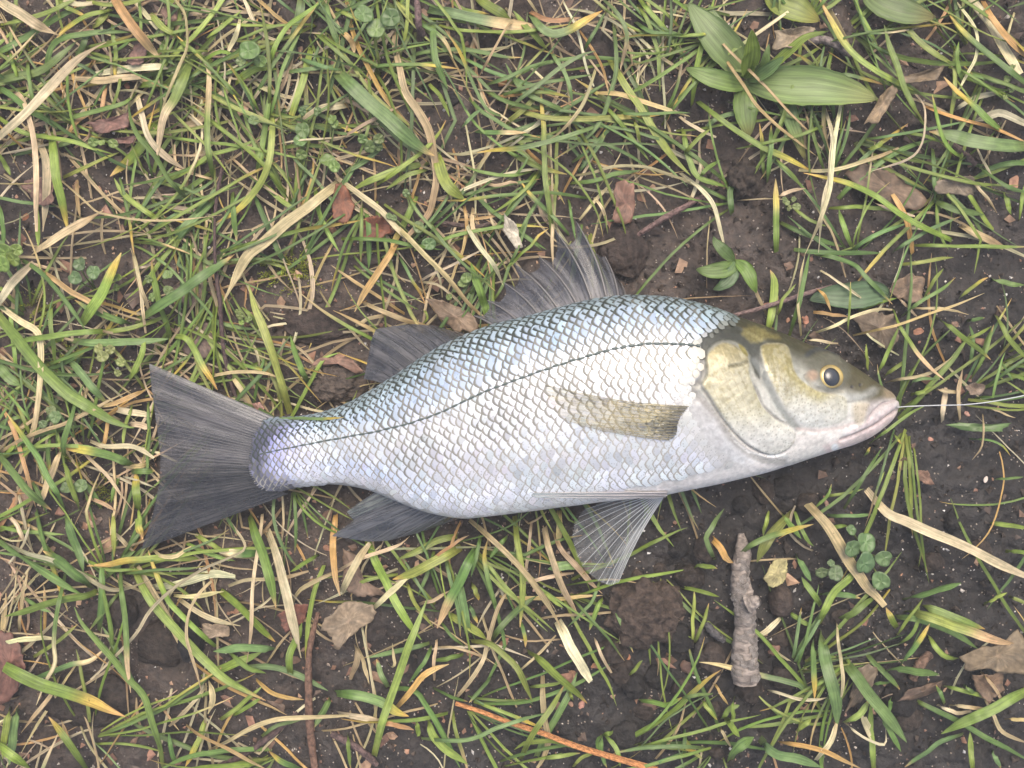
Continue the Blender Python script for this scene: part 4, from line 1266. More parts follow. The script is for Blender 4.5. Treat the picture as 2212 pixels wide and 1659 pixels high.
TRACE['I'] = """^d85 760,-110 860,0 930,80 1000,190 1080,320 1140,400 1200,490 1260,550 1310,610
^d75 1190,-150 1320,0 1450,60 1600,130 1750,190 1900,260 2050,340 2260,430
^g36 210,310 190,270 150,170 180,120 270,-20
^y42 350,290 440,220 560,160 690,120 850,80
g80 700,0 600,110 540,200 480,330
g36 640,10 700,90 770,170
g30 720,-10 760,90 810,180 850,220
g45 730,280 790,370 830,450
g45 900,610 830,510 770,420
^g58 880,740 920,650 980,520 1080,430 1195,310
^g45 1000,700 1120,650 1200,580 1260,540
^g60 1430,560 1550,530 1680,490 1805,460
g42 890,530 1000,530 1150,555
^g88 900,790 910,920 950,1060 990,1210 1005,1395
^y45 850,810 850,950 860,1100 860,1210
^d25 1000,700 1010,850 1030,980 1045,1080 1030,1200 1010,1280
x36 1060,930 1100,1030 1140,1110 1165,1170
^g84 1030,950 1130,1070 1220,1190 1330,1330 1450,1495
g40 1270,1300 1340,1410 1415,1555
g42 1240,1660 1230,1560 1220,1400 1220,1230
g25 1380,810 1440,720 1500,640 1560,560
g30 1390,870 1500,770 1535,610
^y45 1400,1000 1470,910 1540,820 1605,725
g40 1590,800 1650,890 1720,940 1790,950
^g58 1290,1030 1430,1020 1560,1040 1665,1055
^x70 1450,640 1600,680 1800,750 2000,820 2180,860
g60 1560,610 1700,660 1850,720 1960,760
g50 1380,680 1550,700 1750,780 1920,890
^g75 2260,1150 2130,1210 2000,1280 1830,1360 1675,1435
g40 1500,1220 1650,1290 1790,1360 2000,1480 2260,1620
g40 1820,1440 1680,1490 1560,1570 1440,1650
d30 1930,1030 1990,1100 2050,1190 2080,1280
x30 1690,1120 1830,1160 1950,1200 2030,1230
d30 1950,1200 2010,1300 2070,1420 2260,1510
^g78 300,1610 350,1530 460,1460
^g68 490,1460 600,1560 750,1600 895,1655
d25 540,1145 650,1180 760,1210 900,1210 960,1190
d20 1050,1360 1130,1430 1220,1480 1310,1500 1320,1400
o35 620,1490 760,1510 880,1540 1000,1590 1150,1665
d40 860,1610 960,1480 1010,1330
g40 1880,1665 1870,1600 1860,1430
g40 1190,920 1260,990 1340,1070 1410,1150
g45 1050,1360 1150,1310 1210,1210
g45 280,1330 320,1390 370,1465
g40 250,1340 310,1270 370,1250
g30 -20,485 110,510 230,550
g28 65,850 65,700 80,500
g30 70,850 130,720 170,590
g35 80,375 90,350 150,345 225,365
g35 680,650 760,700 850,740
y45 1390,750 1350,690 1320,620
o50 180,160 240,230 280,300 330,330
g25 1220,1120 1350,1095
g30 870,940 1000,935
g36 1985,70 2260,105
g30 2090,250 2260,265
g26 -20,1210 80,1190 200,1180
g30 110,1200 220,1350
g40 740,1420 830,1340
o20 200,1110 300,1250
d40 650,660 560,760 480,800
g30 560,0 540,80 520,160
g26 930,20 1080,25 1260,15
g30 900,110 1000,95 1070,90
g28 1950,600 2100,520
g26 2110,545 2250,600
d30 1650,1250 1780,1300 1870,1290
d30 1730,1250 1820,1260 1950,1270
g30 1700,1240 1640,1120
g26 1820,1120 1900,1190
o26 2090,1340 2260,1350
g34 2000,1540 2060,1660
g30 1350,1200 1340,1300
d60 1160,1280 1200,1400 1230,1480
g32 0,1450 60,1540 130,1600
g30 20,1400 0,1580
g30 330,1200 320,1400
d22 240,1380 280,1470 310,1520"""
TRACE['F'] = """^o18 740,525 900,490 1050,455 1250,380 1400,330 1590,250
^d20 420,545 530,560 650,575
^d20 415,540 400,400 395,300 410,150 445,-10
^d18 530,100 640,170 740,240 850,310
^g32 335,530 370,420 410,280 450,100 470,-10
^g16 715,520 725,350 735,180
g35 500,-5 640,30 760,70 830,150 920,240 1000,320
g25 780,370 900,320 1040,280
d20 1040,280 1100,340 1160,400
^d24 500,510 640,460 760,400 900,360 1000,360
d18 790,420 840,520 920,580 1050,650
^x30 1000,350 1050,470 1110,560 1160,640 1250,740 1330,810
g28 910,780 960,660 1020,520 1040,470
g25 850,750 830,580
g28 940,800 1010,740 1090,670
^g36 1280,400 1400,490 1520,580 1640,685
^g26 1060,400 1180,310 1300,240 1410,150
^g38 1670,400 1740,530 1800,600 1870,680
g26 1500,720 1520,560 1500,460
^d26 955,828 1100,800 1250,760 1390,660
o24 515,220 570,270 605,370
o26 490,370 600,385 720,400
y26 1430,290 1520,210 1620,150
^d18 1580,1030 1590,1140 1570,1250 1510,1320
y16 1490,1190 1600,1195 1690,1220 1760,1300
^g22 850,1220 950,1150 1040,1080 1140,1010 1220,970
^g24 690,1640 780,1500 850,1380 940,1240
g16 890,1540 950,1400
g60 200,490 230,350 240,180 215,100
g30 1120,900 1180,890 1260,850
g26 1100,850 1170,800 1280,800
d40 1320,1080 1330,960 1350,860
d34 1440,1060 1430,920 1450,740
g24 1440,560 1550,520 1640,460
g22 1560,700 1590,600 1650,460
d30 1280,870 1420,890
g26 1480,430 1600,410
d22 1130,350 1300,350 1490,390
g26 1190,300 1260,180 1330,90
g24 260,400 310,280 380,190
g36 1640,160 1750,190 1848,200
g30 1050,70 1200,50 1400,20
y20 820,1300 860,1240
d16 1620,990 1700,1020 1790,1055
g18 1650,1450 1750,1445 1848,1430
g18 1700,680 1740,760 1775,815
y18 1010,1160 1060,1220
g22 560,1560 700,1540 820,1510
g22 500,1640 590,1540 610,1480"""
TRACE['R'] = """^g75 1050,820 1010,650 960,520 915,375
^d45 270,20 400,160 540,300 680,440 800,580 900,700 1020,810
^d46 870,30 900,130 1000,270 1100,400 1170,560
^g28 1080,680 1150,570 1230,370 1310,180 1380,-10
^g30 560,0 650,140 760,280 900,420 1010,510 1110,600
^d25 500,525 620,460 780,380 980,280
y28 340,320 390,400 440,500 500,590 550,690
g25 -20,390 100,480 240,580 400,690 500,745
g25 -20,310 80,420 230,530 400,620 550,700
^o60 330,200 240,350 150,500 70,620 -10,760
o25 880,50 850,250 790,430 720,640
^d45 60,690 220,760 380,820 520,860 640,890
d35 -20,880 120,810 260,790
d25 500,520 640,540 760,620 850,720
g25 860,650 960,560 1090,450 1220,310
g30 1120,0 1250,90 1380,180 1510,270
^y28 1180,430 1280,340 1400,220 1520,100
g22 540,740 570,800 530,860
d22 600,330 660,480 690,640
g24 200,330 280,300 340,320"""
# ------------------------------------------------------------------ blades
PAL = {'g': [(0.150, 0.225, 0.045), (0.125, 0.200, 0.052), (0.195, 0.265, 0.050), (0.130, 0.210, 0.072), (0.170, 0.240, 0.038), (0.23, 0.285, 0.062), (0.105, 0.180, 0.045)],
       'd': [(0.60, 0.49, 0.29), (0.54, 0.43, 0.25), (0.68, 0.58, 0.38), (0.46, 0.355, 0.205), (0.60, 0.52, 0.35)],
       'o': [(0.55, 0.33, 0.11), (0.50, 0.30, 0.13), (0.58, 0.40, 0.18)]}
def jit(c, s=0.12):
    return np.clip(np.array(c) * (1 + rng.normal(0, s)) * (1 + rng.normal(0, s * 0.35, 3)), 0.01, 0.8)
LASTC = np.ones(3)
def blade_cols(kind, t):
    g, d, o = (jit(PAL[k][rng.integers(len(PAL[k]))]) for k in 'gdo')
    t = t[:, None]
    LASTC[:] = g
    if kind == 'g':
        tip = rng.random()
        base = g * (1 - 0.25 * sm(0.2, 0.0, t)) + 0.06 * np.array((1, 0.8, 0.1)) * sm(0.15, 0, t)
        if tip < 0.28: return base * (1 - sm(0.86, 1.0, t)) + o * sm(0.86, 1.0, t)
        return base
    if kind == 'd':
        o2 = jit((0.30, 0.20, 0.11)); w = sm(0.3, 0.9, t) * (rng.random() < 0.4) * 0.6
        return d * (1 - w) + o2 * w
    if kind == 'o':
        return o * (1 - 0.5 * sm(0.55, 1, t)) + d * 0.5 * sm(0.55, 1, t)
    if kind == 'y':
        y = jit((0.46, 0.36, 0.07)); a = 0.45 + 0.25 * rng.random(); m1 = sm(a, a + 0.22, t); m2 = sm(a + 0.22, min(a + 0.42, 1.0), t)
        c = g * (1 - m1) + y * m1
        return c * (1 - 0.8 * m2) + o * 0.8 * m2
    if kind == 'x':
        a = 0.4 + 0.25 * rng.random(); m1 = sm(a, a + 0.2, t)
        return g * (1 - m1) + (d * 0.7 + o * 0.3) * m1
    return np.broadcast_to(g * 0.4, (len(t), 3))

def blade_arrays(pts, w, kind, roll=0.0, fold=None, blunt=False):
    """pts: n x 3 centre line; w: greatest width. Closed sliver with a folded midrib."""
    n_ = len(pts); t = np.linspace(0, 1, n_)
    if kind in 'd' or blunt:
        prof = 0.75 + 0.25 * np.sin(t * 3.0) - 0.25 * sm(0.8, 1, t)
        prof = prof * (1 + 0.07 * np.interp(t, np.linspace(0, 1, 7), rng.normal(0, 1, 7)))
        if rng.random() < 0.45: prof *= 1 - 0.8 * sm(0.7, 1.0, t)
    else:
        prof = (0.78 + 0.22 * sm(0, 0.25, t)) * (1 - np.clip((t - 0.68) / 0.32, 0, 1) ** 1.7 * 0.95)
    prof = np.maximum(prof, 0.06)
    T = np.gradient(pts, axis=0); T /= np.linalg.norm(T, axis=1)[:, None] + 1e-12
    side = np.cross(T, np.array((0, 0, 1.0))); side /= np.linalg.norm(side, axis=1)[:, None] + 1e-9
    up = np.cross(side, T)
    tw = roll + np.interp(t, np.linspace(0, 1, 4), rng.normal(0, 0.2, 4))
    sd_ = side * np.cos(tw)[:, None] + up * np.sin(tw)[:, None]; nr = np.cross(sd_, T)
    hw = (w * 0.5 * prof)[:, None]
    fold = (0.08 + 0.24 * rng.random()) * (1 if rng.random() < 0.75 else -1) if fold is None else fold
    th = 0.00016
    L = pts - sd_ * hw + nr * hw * fold; R = pts + sd_ * hw + nr * hw * fold
    tp = nr * th * 0.5
    V = np.stack([L + tp, pts + tp, R + tp, R - tp, pts - tp, L - tp], 1).reshape(-1, 3)
    i_ = np.arange(n_ - 1)[:, None] * 6
    F = np.vstack([i_ + np.array([[k_, k_ + 6, k_ + 7, k_ + 1]]) for k_ in (0, 1, 3, 4)])
    c = np.repeat(blade_cols(kind, t), 6, axis=0)
    mid = np.tile(np.array([1.0, 1.2, 1.0, 0.95, 0.9, 0.95] if kind in 'gyx' else [1, 0.93, 1, 1, 0.93, 1]), n_)
    c = c * mid[:, None]
    len_cm = np.concatenate([[0], np.cumsum(np.linalg.norm(np.diff(pts, axis=0), axis=1))]) * 100
    p = np.stack([np.tile([0.0, 0.5, 1.0, 1.0, 0.5, 0.0], n_), np.repeat(len_cm, 6), np.full(6 * n_, rng.random() * 90)], -1)
    return V, F, c, p

MARKS = [((330, 985), "the tail fin"), ((1190, 570), "the spiny fin"), ((880, 750), "the rear dorsal fin"), ((860, 1140), "the anal fin"),
         ((1310, 1180), "the pelvic fin"), ((1930, 890), "the fish's snout"), ((1640, 170), "the plantain"), ((1610, 1400), "the grey stick"),
         ((1880, 1190), "the clover leaves"), ((490, 560), "the dark stem"), ((1180, 1590), "the pine needle"), ((930, 300), "the big bent straw"),
         ((2050, 120), "the corner straws"), ((100, 330), "the wide dry blade"), ((2150, 1420), "the torn leaf"), ((740, 1330), "the pale flat leaf"),
         ((90, 1450), "the red leaf"), ((1990, 620), "the orange stalk")]
KINDW = {'g': "green", 'd': "dry", 'o': "withered orange", 'y': "yellow-tipped green", 'x': "half green half dry"}
def blade_label(kind, w_px, pts):
    c = pts[len(pts) // 2]
    near = min(MARKS, key=lambda m_: (m_[0][0] - c[0]) ** 2 + (m_[0][1] - c[1]) ** 2)[1]
    L = np.linalg.norm(np.diff(pts, axis=0), axis=1).sum(); ch = np.linalg.norm(pts[-1] - pts[0])
    size = "broad" if w_px > 19 else ("thread-thin" if w_px < 7.5 else "narrow")
    ln = "long" if L > 230 else ("short" if L < 90 else "")
    sh = "bent" if ch / L < 0.93 else ("straight" if ch / L > 0.992 else "curved")
    noun = "straw" if kind == 'd' else "grass blade"
    ms = sorted(MARKS, key=lambda m_: (m_[0][0] - c[0]) ** 2 + (m_[0][1] - c[1]) ** 2)
    v1 = np.array(ms[0][0]) - c; where = f"near {near}"
    for m_ in ms[1:4]:
        v2 = np.array(m_[0]) - c
        if v1 @ v2 < -0.35 * np.linalg.norm(v1) * np.linalg.norm(v2) and np.linalg.norm(v2) < 420:
            where = f"between {near} and {m_[1]}"; break
    k = KINDW[kind]
    if kind == 'g':
        r_ = LASTC[0] / LASTC[1]; k = "yellowish green" if r_ > 0.75 else ("bluish green" if r_ < 0.64 else "green")
    w_ = f"{ln} {size} {sh} {k} {noun} {where}".split()
    if len(w_) > 16: w_ = f"{size} {sh} {k} {noun} near {near}".split()
    return " ".join(w_)

def clamp_under(pts2, z):
    u = fish_sd(pts2)
    return np.where(u > -10, np.minimum(z, 0.0016), z)
nbl = 0
def trace_size(line, sc):
    tok = line.split(); p = np.array([[float(v) for v in q.split(',')] for q in tok[1:]])
    return np.linalg.norm(np.diff(p, axis=0), axis=1).sum() * sc * (float(tok[0].lstrip('^')[1:]) * sc)
sizes = sorted((trace_size(l_, TILES[k_][2]) for k_, t_ in TRACE.items() for l_ in t_.split("\n") if l_.lstrip('^')[0] != 'd'), reverse=True)
SIZE_MIN = sizes[285]
JOIN = [[], [], [], []]; joff = 0
for tile, txt in TRACE.items():
    ox, oy, sc = TILES[tile]
    for line in txt.split("\n"):
        tok = line.split(); head = tok[0]
        top = head[0] == '^'; head = head.lstrip('^'); kind = head[0]; w = float(head[1:]) * sc
        pts = np.array([[float(v) for v in p.split(',')] for p in tok[1:]]) * sc + np.array((ox, oy))
        L = np.linalg.norm(np.diff(pts, axis=0), axis=1).sum()
        n_ = int(np.clip(L / 11, 8, 46))
        c2 = catmull(pts, n_)
        c2 = c2 + np.stack([np.interp(np.linspace(0, 1, n_), np.linspace(0, 1, 6), rng.normal(0, 0.9, 6)) for _ in (0, 1)], -1)
        t = np.linspace(0, 1, n_)
        zb = rng.uniform(0.005, 0.0105) if top else rng.uniform(0.0015, 0.006)
        xy0 = np.array([P(x, y, 0.003)[:2] for x, y in c2])
        gz = soil_z(xy0[:, 0], xy0[:, 1])
        lift = zb * sm(0, 0.22, t) * (1 - 0.45 * sm(0.65, 1.0, t)) + 0.0008 * np.sin(t * 7 + rng.random() * 6)
        z = np.maximum(0.45 * gz + 0.0006 + lift, gz + 0.0003)
        z[0] = gz[0] - 0.0006
        z = clamp_under(c2, z)
        pts3 = np.array([P(x, y, zz) for (x, y), zz in zip(c2, z)])
        V, F, c, p = blade_arrays(pts3, w * S * (0.82 if kind == 'd' else 0.86), kind, roll=rng.normal(0, 0.15))
        base = pts3[0].copy()
        if kind != 'd' and trace_size(line, sc) < SIZE_MIN:
            for lst, arr in zip(JOIN, (V, F + joff, c, p)): lst.append(arr)
            joff += len(V); continue
        o = add("dry_straw" if kind == 'd' else "grass_blade", mesh_from("blade", V - base, F, c, p), M_BLADE, loc=base)
        tag(o, blade_label(kind, w, c2), "straw" if kind == 'd' else "grass blade", "dry straws in the turf" if kind == 'd' else "grass blades around the fish")
        nbl += 1
print("blades", nbl)
# the one blade lying across the wrist of the tail
c2 = catmull([(588, 896), (620, 900), (660, 903), (700, 904), (746, 901)], 24)
pts3 = np.array([np.array(surf(x, y, 0.0)[0]) * np.array((1, 1, 0)) + np.array((0, 0, max(surf(x, y + 3, 0)[0][2], 0.006) + 0.0012)) for x, y in c2])
for i in range(3): pts3[i, 2] = (0.0, 0.004, 0.007)[i]
V, F, c, p = blade_arrays(pts3, 6.5 * S, 'y', 0, 0.2)
o = add("grass_blade", mesh_from("blade", V - pts3[0], F, c, p), M_BLADE, loc=pts3[0])
tag(o, "thin green grass blade lying across the base of the fish's tail", "grass blade", "grass blades around the fish")

# ------------------------------------------------------------------ the tangle underneath: uncountable grass and dead thatch
BARE = [((730, 790), 120, 90, 0.95), ((1420, 560), 120, 80, 0.7), ((2080, 960), 150, 160, 0.93), ((1560, 1330), 220, 200, 0.72), ((1380, 1330), 90, 90, 0.97),
        ((330, 1400), 170, 90, 0.6), ((420, 1560), 200, 90, 0.75), ((1900, 1330), 150, 120, 0.5), ((560, 560), 140, 90, 0.5), ((1650, 1080), 150, 50, 0.85), ((2000, 1180), 140, 90, 0.85),
        ((700, 620), 90, 70, 0.5), ((1350, 470), 70, 60, 0.4)]
def dens(x, y):
    d = 1.0
    for (cx, cy), rx, ry, k in BARE: d *= 1 - k * math.exp(-((x - cx) / rx) ** 2 - ((y - cy) / ry) ** 2)
    return d
def tangle(name, count, kinds, lw, lmin, lmax, wmin, wmax, zmax, label, cat, bias=None, tufts=False, tint=1.0):
    tuft_left = 0; tuft_c = (0, 0); tuft_a = tuft_s = 0.0
    inner = count; count = int(count * 2.6)
    Vs, Fs, Cs, Ps = [list(l_) for l_ in JOIN] if name == 'grass' else ([], [], [], []); off = joff if name == 'grass' else 0; made = 0; tries = 0
    while made < count and tries < count * 8:
        tries += 1
        x, y = rng.uniform(-120, 2330), rng.uniform(-110, 1770)
        if made >= inner:                      # the turf goes on around what the photograph shows
            x, y = rng.uniform(-1900, 4100), rng.uniform(-1600, 3300)
            if -60 < x < 2270 and -60 < y < 1720: continue
        if rng.random() > dens(x, y) * (bias(x, y) if bias else 1): continue
        L = rng.uniform(lmin, lmax); a = rng.uniform(0, 2 * math.pi)
        if tufts:                              # blades spring from shared roots and lean the same way
            if tuft_left <= 0:
                tuft_c = (x, y); tuft_a = rng.uniform(0, 2 * math.pi); tuft_left = int(rng.integers(5, 13)); tuft_s = rng.uniform(0.25, 0.9)
            tuft_left -= 1; x, y = tuft_c[0] + rng.normal(0, 9), tuft_c[1] + rng.normal(0, 9); a = tuft_a + rng.normal(0, tuft_s)
        cur = rng.normal(0, 0.45) / max(L, 1)
        n_ = int(np.clip(L / 16, 5, 14)); ds = L / (n_ - 1)
        ang = a + cur * np.arange(n_) * ds + np.cumsum(rng.normal(0, 0.045, n_))
        if rng.random() < 0.14: ang[rng.integers(2, n_):] += rng.normal(0, 0.7)
        c2 = np.array((x, y)) + np.cumsum(np.stack([np.cos(ang), np.sin(ang)], -1) * ds, axis=0)
        t = np.linspace(0, 1, n_)
        xy0 = (c2 - np.array((1106, 829.5))) * np.array((S, -S))
        gz = soil_z(xy0[:, 0], xy0[:, 1])
        zb = rng.uniform(0.0008, zmax)
        z = np.maximum(0.6 * gz + zb * sm(0, 0.25, t) * (1 - 0.4 * sm(0.6, 1, t)), gz + 0.0002); z[0] = gz[0] - 0.0005
        z = clamp_under(c2, z)
        pts3 = np.array([P(q[0], q[1], zz) for q, zz in zip(c2, z)])
        k = kinds[rng.choice(len(kinds), p=lw)]
        V, F, c, p = blade_arrays(pts3, rng.uniform(wmin, wmax) * S * (1.4 if rng.random() < 0.12 else 1), k, roll=rng.normal(0, 0.3))
        Vs.append(V); Fs.append(F + off); Cs.append(c * rng.uniform(0.75, 1.05) * tint); Ps.append(p); off += len(V); made += 1
    o = add(name, mesh_from(name, np.vstack(Vs), np.vstack(Fs), np.vstack(Cs), np.vstack(Ps)), M_BLADE)
    return tag(o, label, cat, kind="stuff")
left = lambda x, y: 0.12 + 0.88 * float(sm(1700, 500, np.array(x + 0.75 * (y - 700))))
tangle("thatch", 950, ['d', 'o'], [0.88, 0.12], 60, 300, 2, 6.5, 0.0032, "matted dead grass thatch lying on the soil", "thatch", left, False, 0.9)
tangle("grass", 1050, ['g', 'y', 'x'], [0.8, 0.13, 0.07], 110, 370, 3, 8.5, 0.0070, "short tangled green grass growing from the soil", "grass", lambda x, y: 0.3 + 0.7 * float(sm(1900, 900, np.array(0.5 * x + 1.1 * y))), True)

# ------------------------------------------------------------------ broad leaves
def leaf_mesh(pts, w, color, color2=None, prof=None, zt=None, curl=0.25, ribs=5, ragged=0.02, thick=0.00022, n_=26, m_=11):
    c2 = catmull(pts[:, :2], n_) if pts.shape[1] == 2 else None
    t = np.linspace(0, 1, n_)
    z = zt(t)
    P3 = np.array([P(x, y, zz) for (x, y), zz in zip(c2, z)])
    T = np.gradient(P3, axis=0); T /= np.linalg.norm(T, axis=1)[:, None] + 1e-12
    side = np.cross(T, np.array((0, 0, 1.0))); side /= np.linalg.norm(side, axis=1)[:, None] + 1e-9
    up = np.cross(side, T)
    prof = prof(t) if prof else np.sin(np.clip(t, 0, 1) ** 0.8 * math.pi) ** 0.75 * 0.96 + 0.04
    q = np.linspace(-1, 1, m_)
    wig = 1 + ragged * rng.normal(0, 1, (n_, m_)) * (np.abs(q) > 0.9)
    hw = (w * S * 0.5 * prof)[:, None] * q[None] * wig
    rib = -0.00022 * np.cos(q * math.pi * ribs)[None] * (1 - q ** 4)[None]
    nz = (curl * np.abs(hw) ** 2 / (w * S * 0.5)) + rib + 0.0004 * fbm(np.repeat(t[:, None], m_, 1) * 5 + 3, np.repeat(q[None], n_, 0) * 2 + rng.random() * 60, 2)
    V = P3[:, None] + side[:, None] * hw[..., None] + up[:, None] * nz[..., None]
    Vb = V - up[:, None] * thick
    F = grid_faces(n_, m_); N0 = n_ * m_
    edge = [i * m_ for i in range(n_)] + [(n_-1)*m_ + j for j in range(1, m_)] + [i * m_ + m_-1 for i in range(n_-2, -1, -1)] + [j for j in range(m_-2, 0, -1)]
    ef = [[a, b_, b_ + N0, a + N0] for a, b_ in zip(edge, edge[1:] + edge[:1])]
    Fa = np.vstack([F, F[:, ::-1] + N0, ef])
    cc = np.broadcast_to(np.array(color, float), (n_, m_, 3)).copy()
    if color2 is not None:
        k = sm(0.6, 1.0, t)[:, None, None]; cc = cc * (1 - k) + np.array(color2) * k
    cc *= (1 + 0.20 * np.cos(q * math.pi * ribs) * -1)[None, :, None] ** 0.8
    cc *= (1 + 0.12 * fbm(np.repeat(t[:, None], m_, 1) * 6, np.repeat(q[None], n_, 0) * 3, 3))[..., None]
    pp = np.stack([np.repeat(q[None], n_, 0), np.repeat((t * 4)[:, None], m_, 1), np.full((n_, m_), rng.random() * 40)], -1).reshape(-1, 3)
    return np.vstack([V.reshape(-1, 3), Vb.reshape(-1, 3)]), Fa, np.vstack([cc.reshape(-1, 3)] * 2), np.vstack([pp, pp])
def zline(z0, z1, z2): return lambda t: z0 * (1 - t) ** 2 + 2 * z1 * t * (1 - t) + z2 * t ** 2
def rosette(name, origin, leaves, label, cat, m=None, group=None, leafname="leaf"):
    b = P(*origin, 0.0); b[2] = soil_z(b[0], b[1]) - 0.001
    root = add(name, None, loc=b); tag(root, label, cat, group)
    for pts, w, col, col2, zt in leaves:
        V, F, c, p = leaf_mesh(np.array(pts, float), w, col, col2, zt=zt)
        add(leafname, mesh_from(leafname, V - b, F, c, p), m or M_BROAD, root)
    return root
cz = lambda *pts: [(1474.67 + x / 3, y / 3) for x, y in pts]
fz = lambda *pts: [(1591 + x * .33606, 548.6 + y * .33606) for x, y in pts]
G1_, G2_, G3_ = (0.17, 0.25, 0.065), (0.13, 0.205, 0.055), (0.23, 0.31, 0.05)
rosette("plantain_plant", (1612, 172), [
    (cz((400, 530), (530, 545), (700, 560), (900, 570), (1100, 600), (1265, 640)), 84, (0.175, 0.25, 0.075), (0.24, 0.26, 0.08), zline(0.001, 0.012, 0.006)),
    (cz((410, 525), (380, 550), (200, 510), (20, 440)), 42, G1_, None, zline(0.001, 0.010, 0.004)),
    (cz((400, 510), (420, 470), (440, 350), (450, 195)), 40, G3_, None, zline(0.002, 0.016, 0.022)),
    (cz((420, 520), (480, 500), (570, 440), (655, 365)), 26, (0.17, 0.27, 0.09), None, zline(0.002, 0.014, 0.016)),
    (cz((400, 500), (340, 400), (200, 230), (40, 20)), 74, (0.15, 0.21, 0.07), None, zline(0.001, 0.011, 0.006)),
    (cz((420, 500), (360, 400), (250, 200), (170, 30)), 44, (0.13, 0.19, 0.06), None, zline(0.001, 0.007, 0.004)),
    (cz((410, 550), (400, 650), (410, 760), (430, 890)), 52, (0.14, 0.21, 0.05), (0.2, 0.2, 0.06), zline(0.001, 0.006, 0.002)),
    (cz((450, 550), (640, 640), (710, 800), (795, 1035)), 36, (0.14, 0.22, 0.06), (0.24, 0.22, 0.06), zline(0.001, 0.007, 0.002)),
    (cz((430, 510), (520, 430), (545, 350), (560, 285)), 20, G2_, None, zline(0.002, 0.012, 0.012)),
    (cz((430, 520), (560, 440), (700, 320), (800, 240), (945, 200)), 20, G3_, None, zline(0.002, 0.014, 0.016))],
    "rosette of broad green plantain leaves with ribbed veins", "plantain plant")
rosette("plantain_plant", (1650, -30), [
    (cz((560, -60), (620, 10), (740, 60), (890, 130)), 62, (0.20, 0.24, 0.05), (0.26, 0.24, 0.05), zline(0.001, 0.009, 0.004)),
    (cz((540, -60), (600, 40), (640, 70), (700, 100)), 24, G2_, None, zline(0.001, 0.006, 0.003))], "yellowish crinkled broad leaf above the plantain rosette", "plantain plant")
rosette("plantain_plant", (1870, -25), [
    (cz((1180, -60), (1280, 20), (1450, 80), (1640, 110)), 62, (0.13, 0.18, 0.06), (0.2, 0.18, 0.06), zline(0.001, 0.009, 0.004))], "broad green leaf with a brown spot beside the upright dry straws", "plantain plant")
rosette("plantain_plant", (1935, 625), [
    (fz((990, 270), (900, 250), (720, 270), (560, 270), (470, 300)), 58, (0.10, 0.16, 0.075), None, zline(0.001, 0.006, 0.002))], "broad grey-green leaf lying flat above the fish's head", "plantain plant")
rosette("plantain_plant", (1590, 575), [
    (fz((-10, 40), (-50, 90), (-160, 110), (-260, 100)), 36, (0.13, 0.20, 0.05), None, zline(0.001, 0.006, 0.003)),
    (fz((-10, 40), (60, 100), (100, 180), (130, 250)), 30, (0.14, 0.23, 0.04), None, zline(0.001, 0.006, 0.003)),
    (fz((-10, 40), (-60, 0), (-120, -60), (-150, -110)), 26, (0.10, 0.16, 0.045), None, zline(0.001, 0.006, 0.003)),
    (fz((0, 40), (-40, 150), (-90, 200), (-150, 230)), 30, (0.09, 0.15, 0.06), None, zline(0.001, 0.005, 0.002))], "low broad leaves growing right behind the nape of the fish", "plantain plant")

# clover and round-leaved seedlings
def round_leaf(cx, cy, r, ang, z, tilt, b, root, col, notch=True):
    k, rings = 22, 6; V = [[0, 0, 0]]; C_ = [np.array(col) * 1.25]
    for i in range(1, rings):
        f = i / (rings - 1)
        for j in range(k):
            a = 2 * math.pi * j / k
            rr_ = r * f * (1 - (0.20 * math.exp(-((a - 0) if a < math.pi else 2 * math.pi - a) ** 2 / 0.10) if notch else 0)) * (1 - 0.18 * math.exp(-((a - math.pi) ** 2) / 0.5) * -1)
            x, y = rr_ * math.cos(a), rr_ * math.sin(a) * 0.92
            V.append([x, y, 0.22 * abs(y) * f + 0.0002 * math.sin(a * 5)])
            C_.append(np.array(col) * (0.9 + 0.18 * (1 - f) + 0.05 * math.exp(-((f - 0.6) / 0.12) ** 2)))
    V = np.array(V)
    Fq = [[0, 1 + j, 1 + (j + 1) % k, 1 + (j + 1) % k] for j in range(k)]
    F = [f[:3] for f in Fq] + [[1 + (i-1)*k + j, 1 + i*k + j, 1 + i*k + (j+1) % k, 1 + (i-1)*k + (j+1) % k] for i in range(1, rings-1) for j in range(k)]
    N0 = len(V); V2 = np.vstack([V, V - np.array((0, 0, 0.0002))])
    F2 = F + [[a + N0 for a in reversed(f)] for f in F]
    o0 = 1 + (rings - 2) * k
    F2 += [[o0 + j, o0 + j + N0, o0 + (j+1) % k + N0, o0 + (j+1) % k] for j in range(k)]
    R = Matrix.Rotation(ang, 3, 'Z') @ Matrix.Rotation(tilt[0], 3, 'X') @ Matrix.Rotation(tilt[1], 3, 'Y')
    V2 = V2 @ np.array(R).T + P(cx, cy, z) - b
    me = bpy.data.meshes.new("leaflet"); me.from_pydata(V2.tolist(), [], F2)
    me.polygons.foreach_set("use_smooth", np.ones(len(me.polygons), bool))
    cc = np.hstack([np.vstack([C_, C_]), np.ones((2 * N0, 1))]).astype(np.float32)
    me.attributes.new("col", 'FLOAT_COLOR', 'POINT').data.foreach_set("color", cc.ravel())
    pp = np.zeros((2 * N0, 3), np.float32); pp[:, 0] = V2[:, 0] * 60; pp[:, 1] = V2[:, 1] * 60
    me.attributes.new("p", 'FLOAT_VECTOR', 'POINT').data.foreach_set("vector", pp.ravel()); me.update()
    return add("leaflet", me, M_BROAD, root)
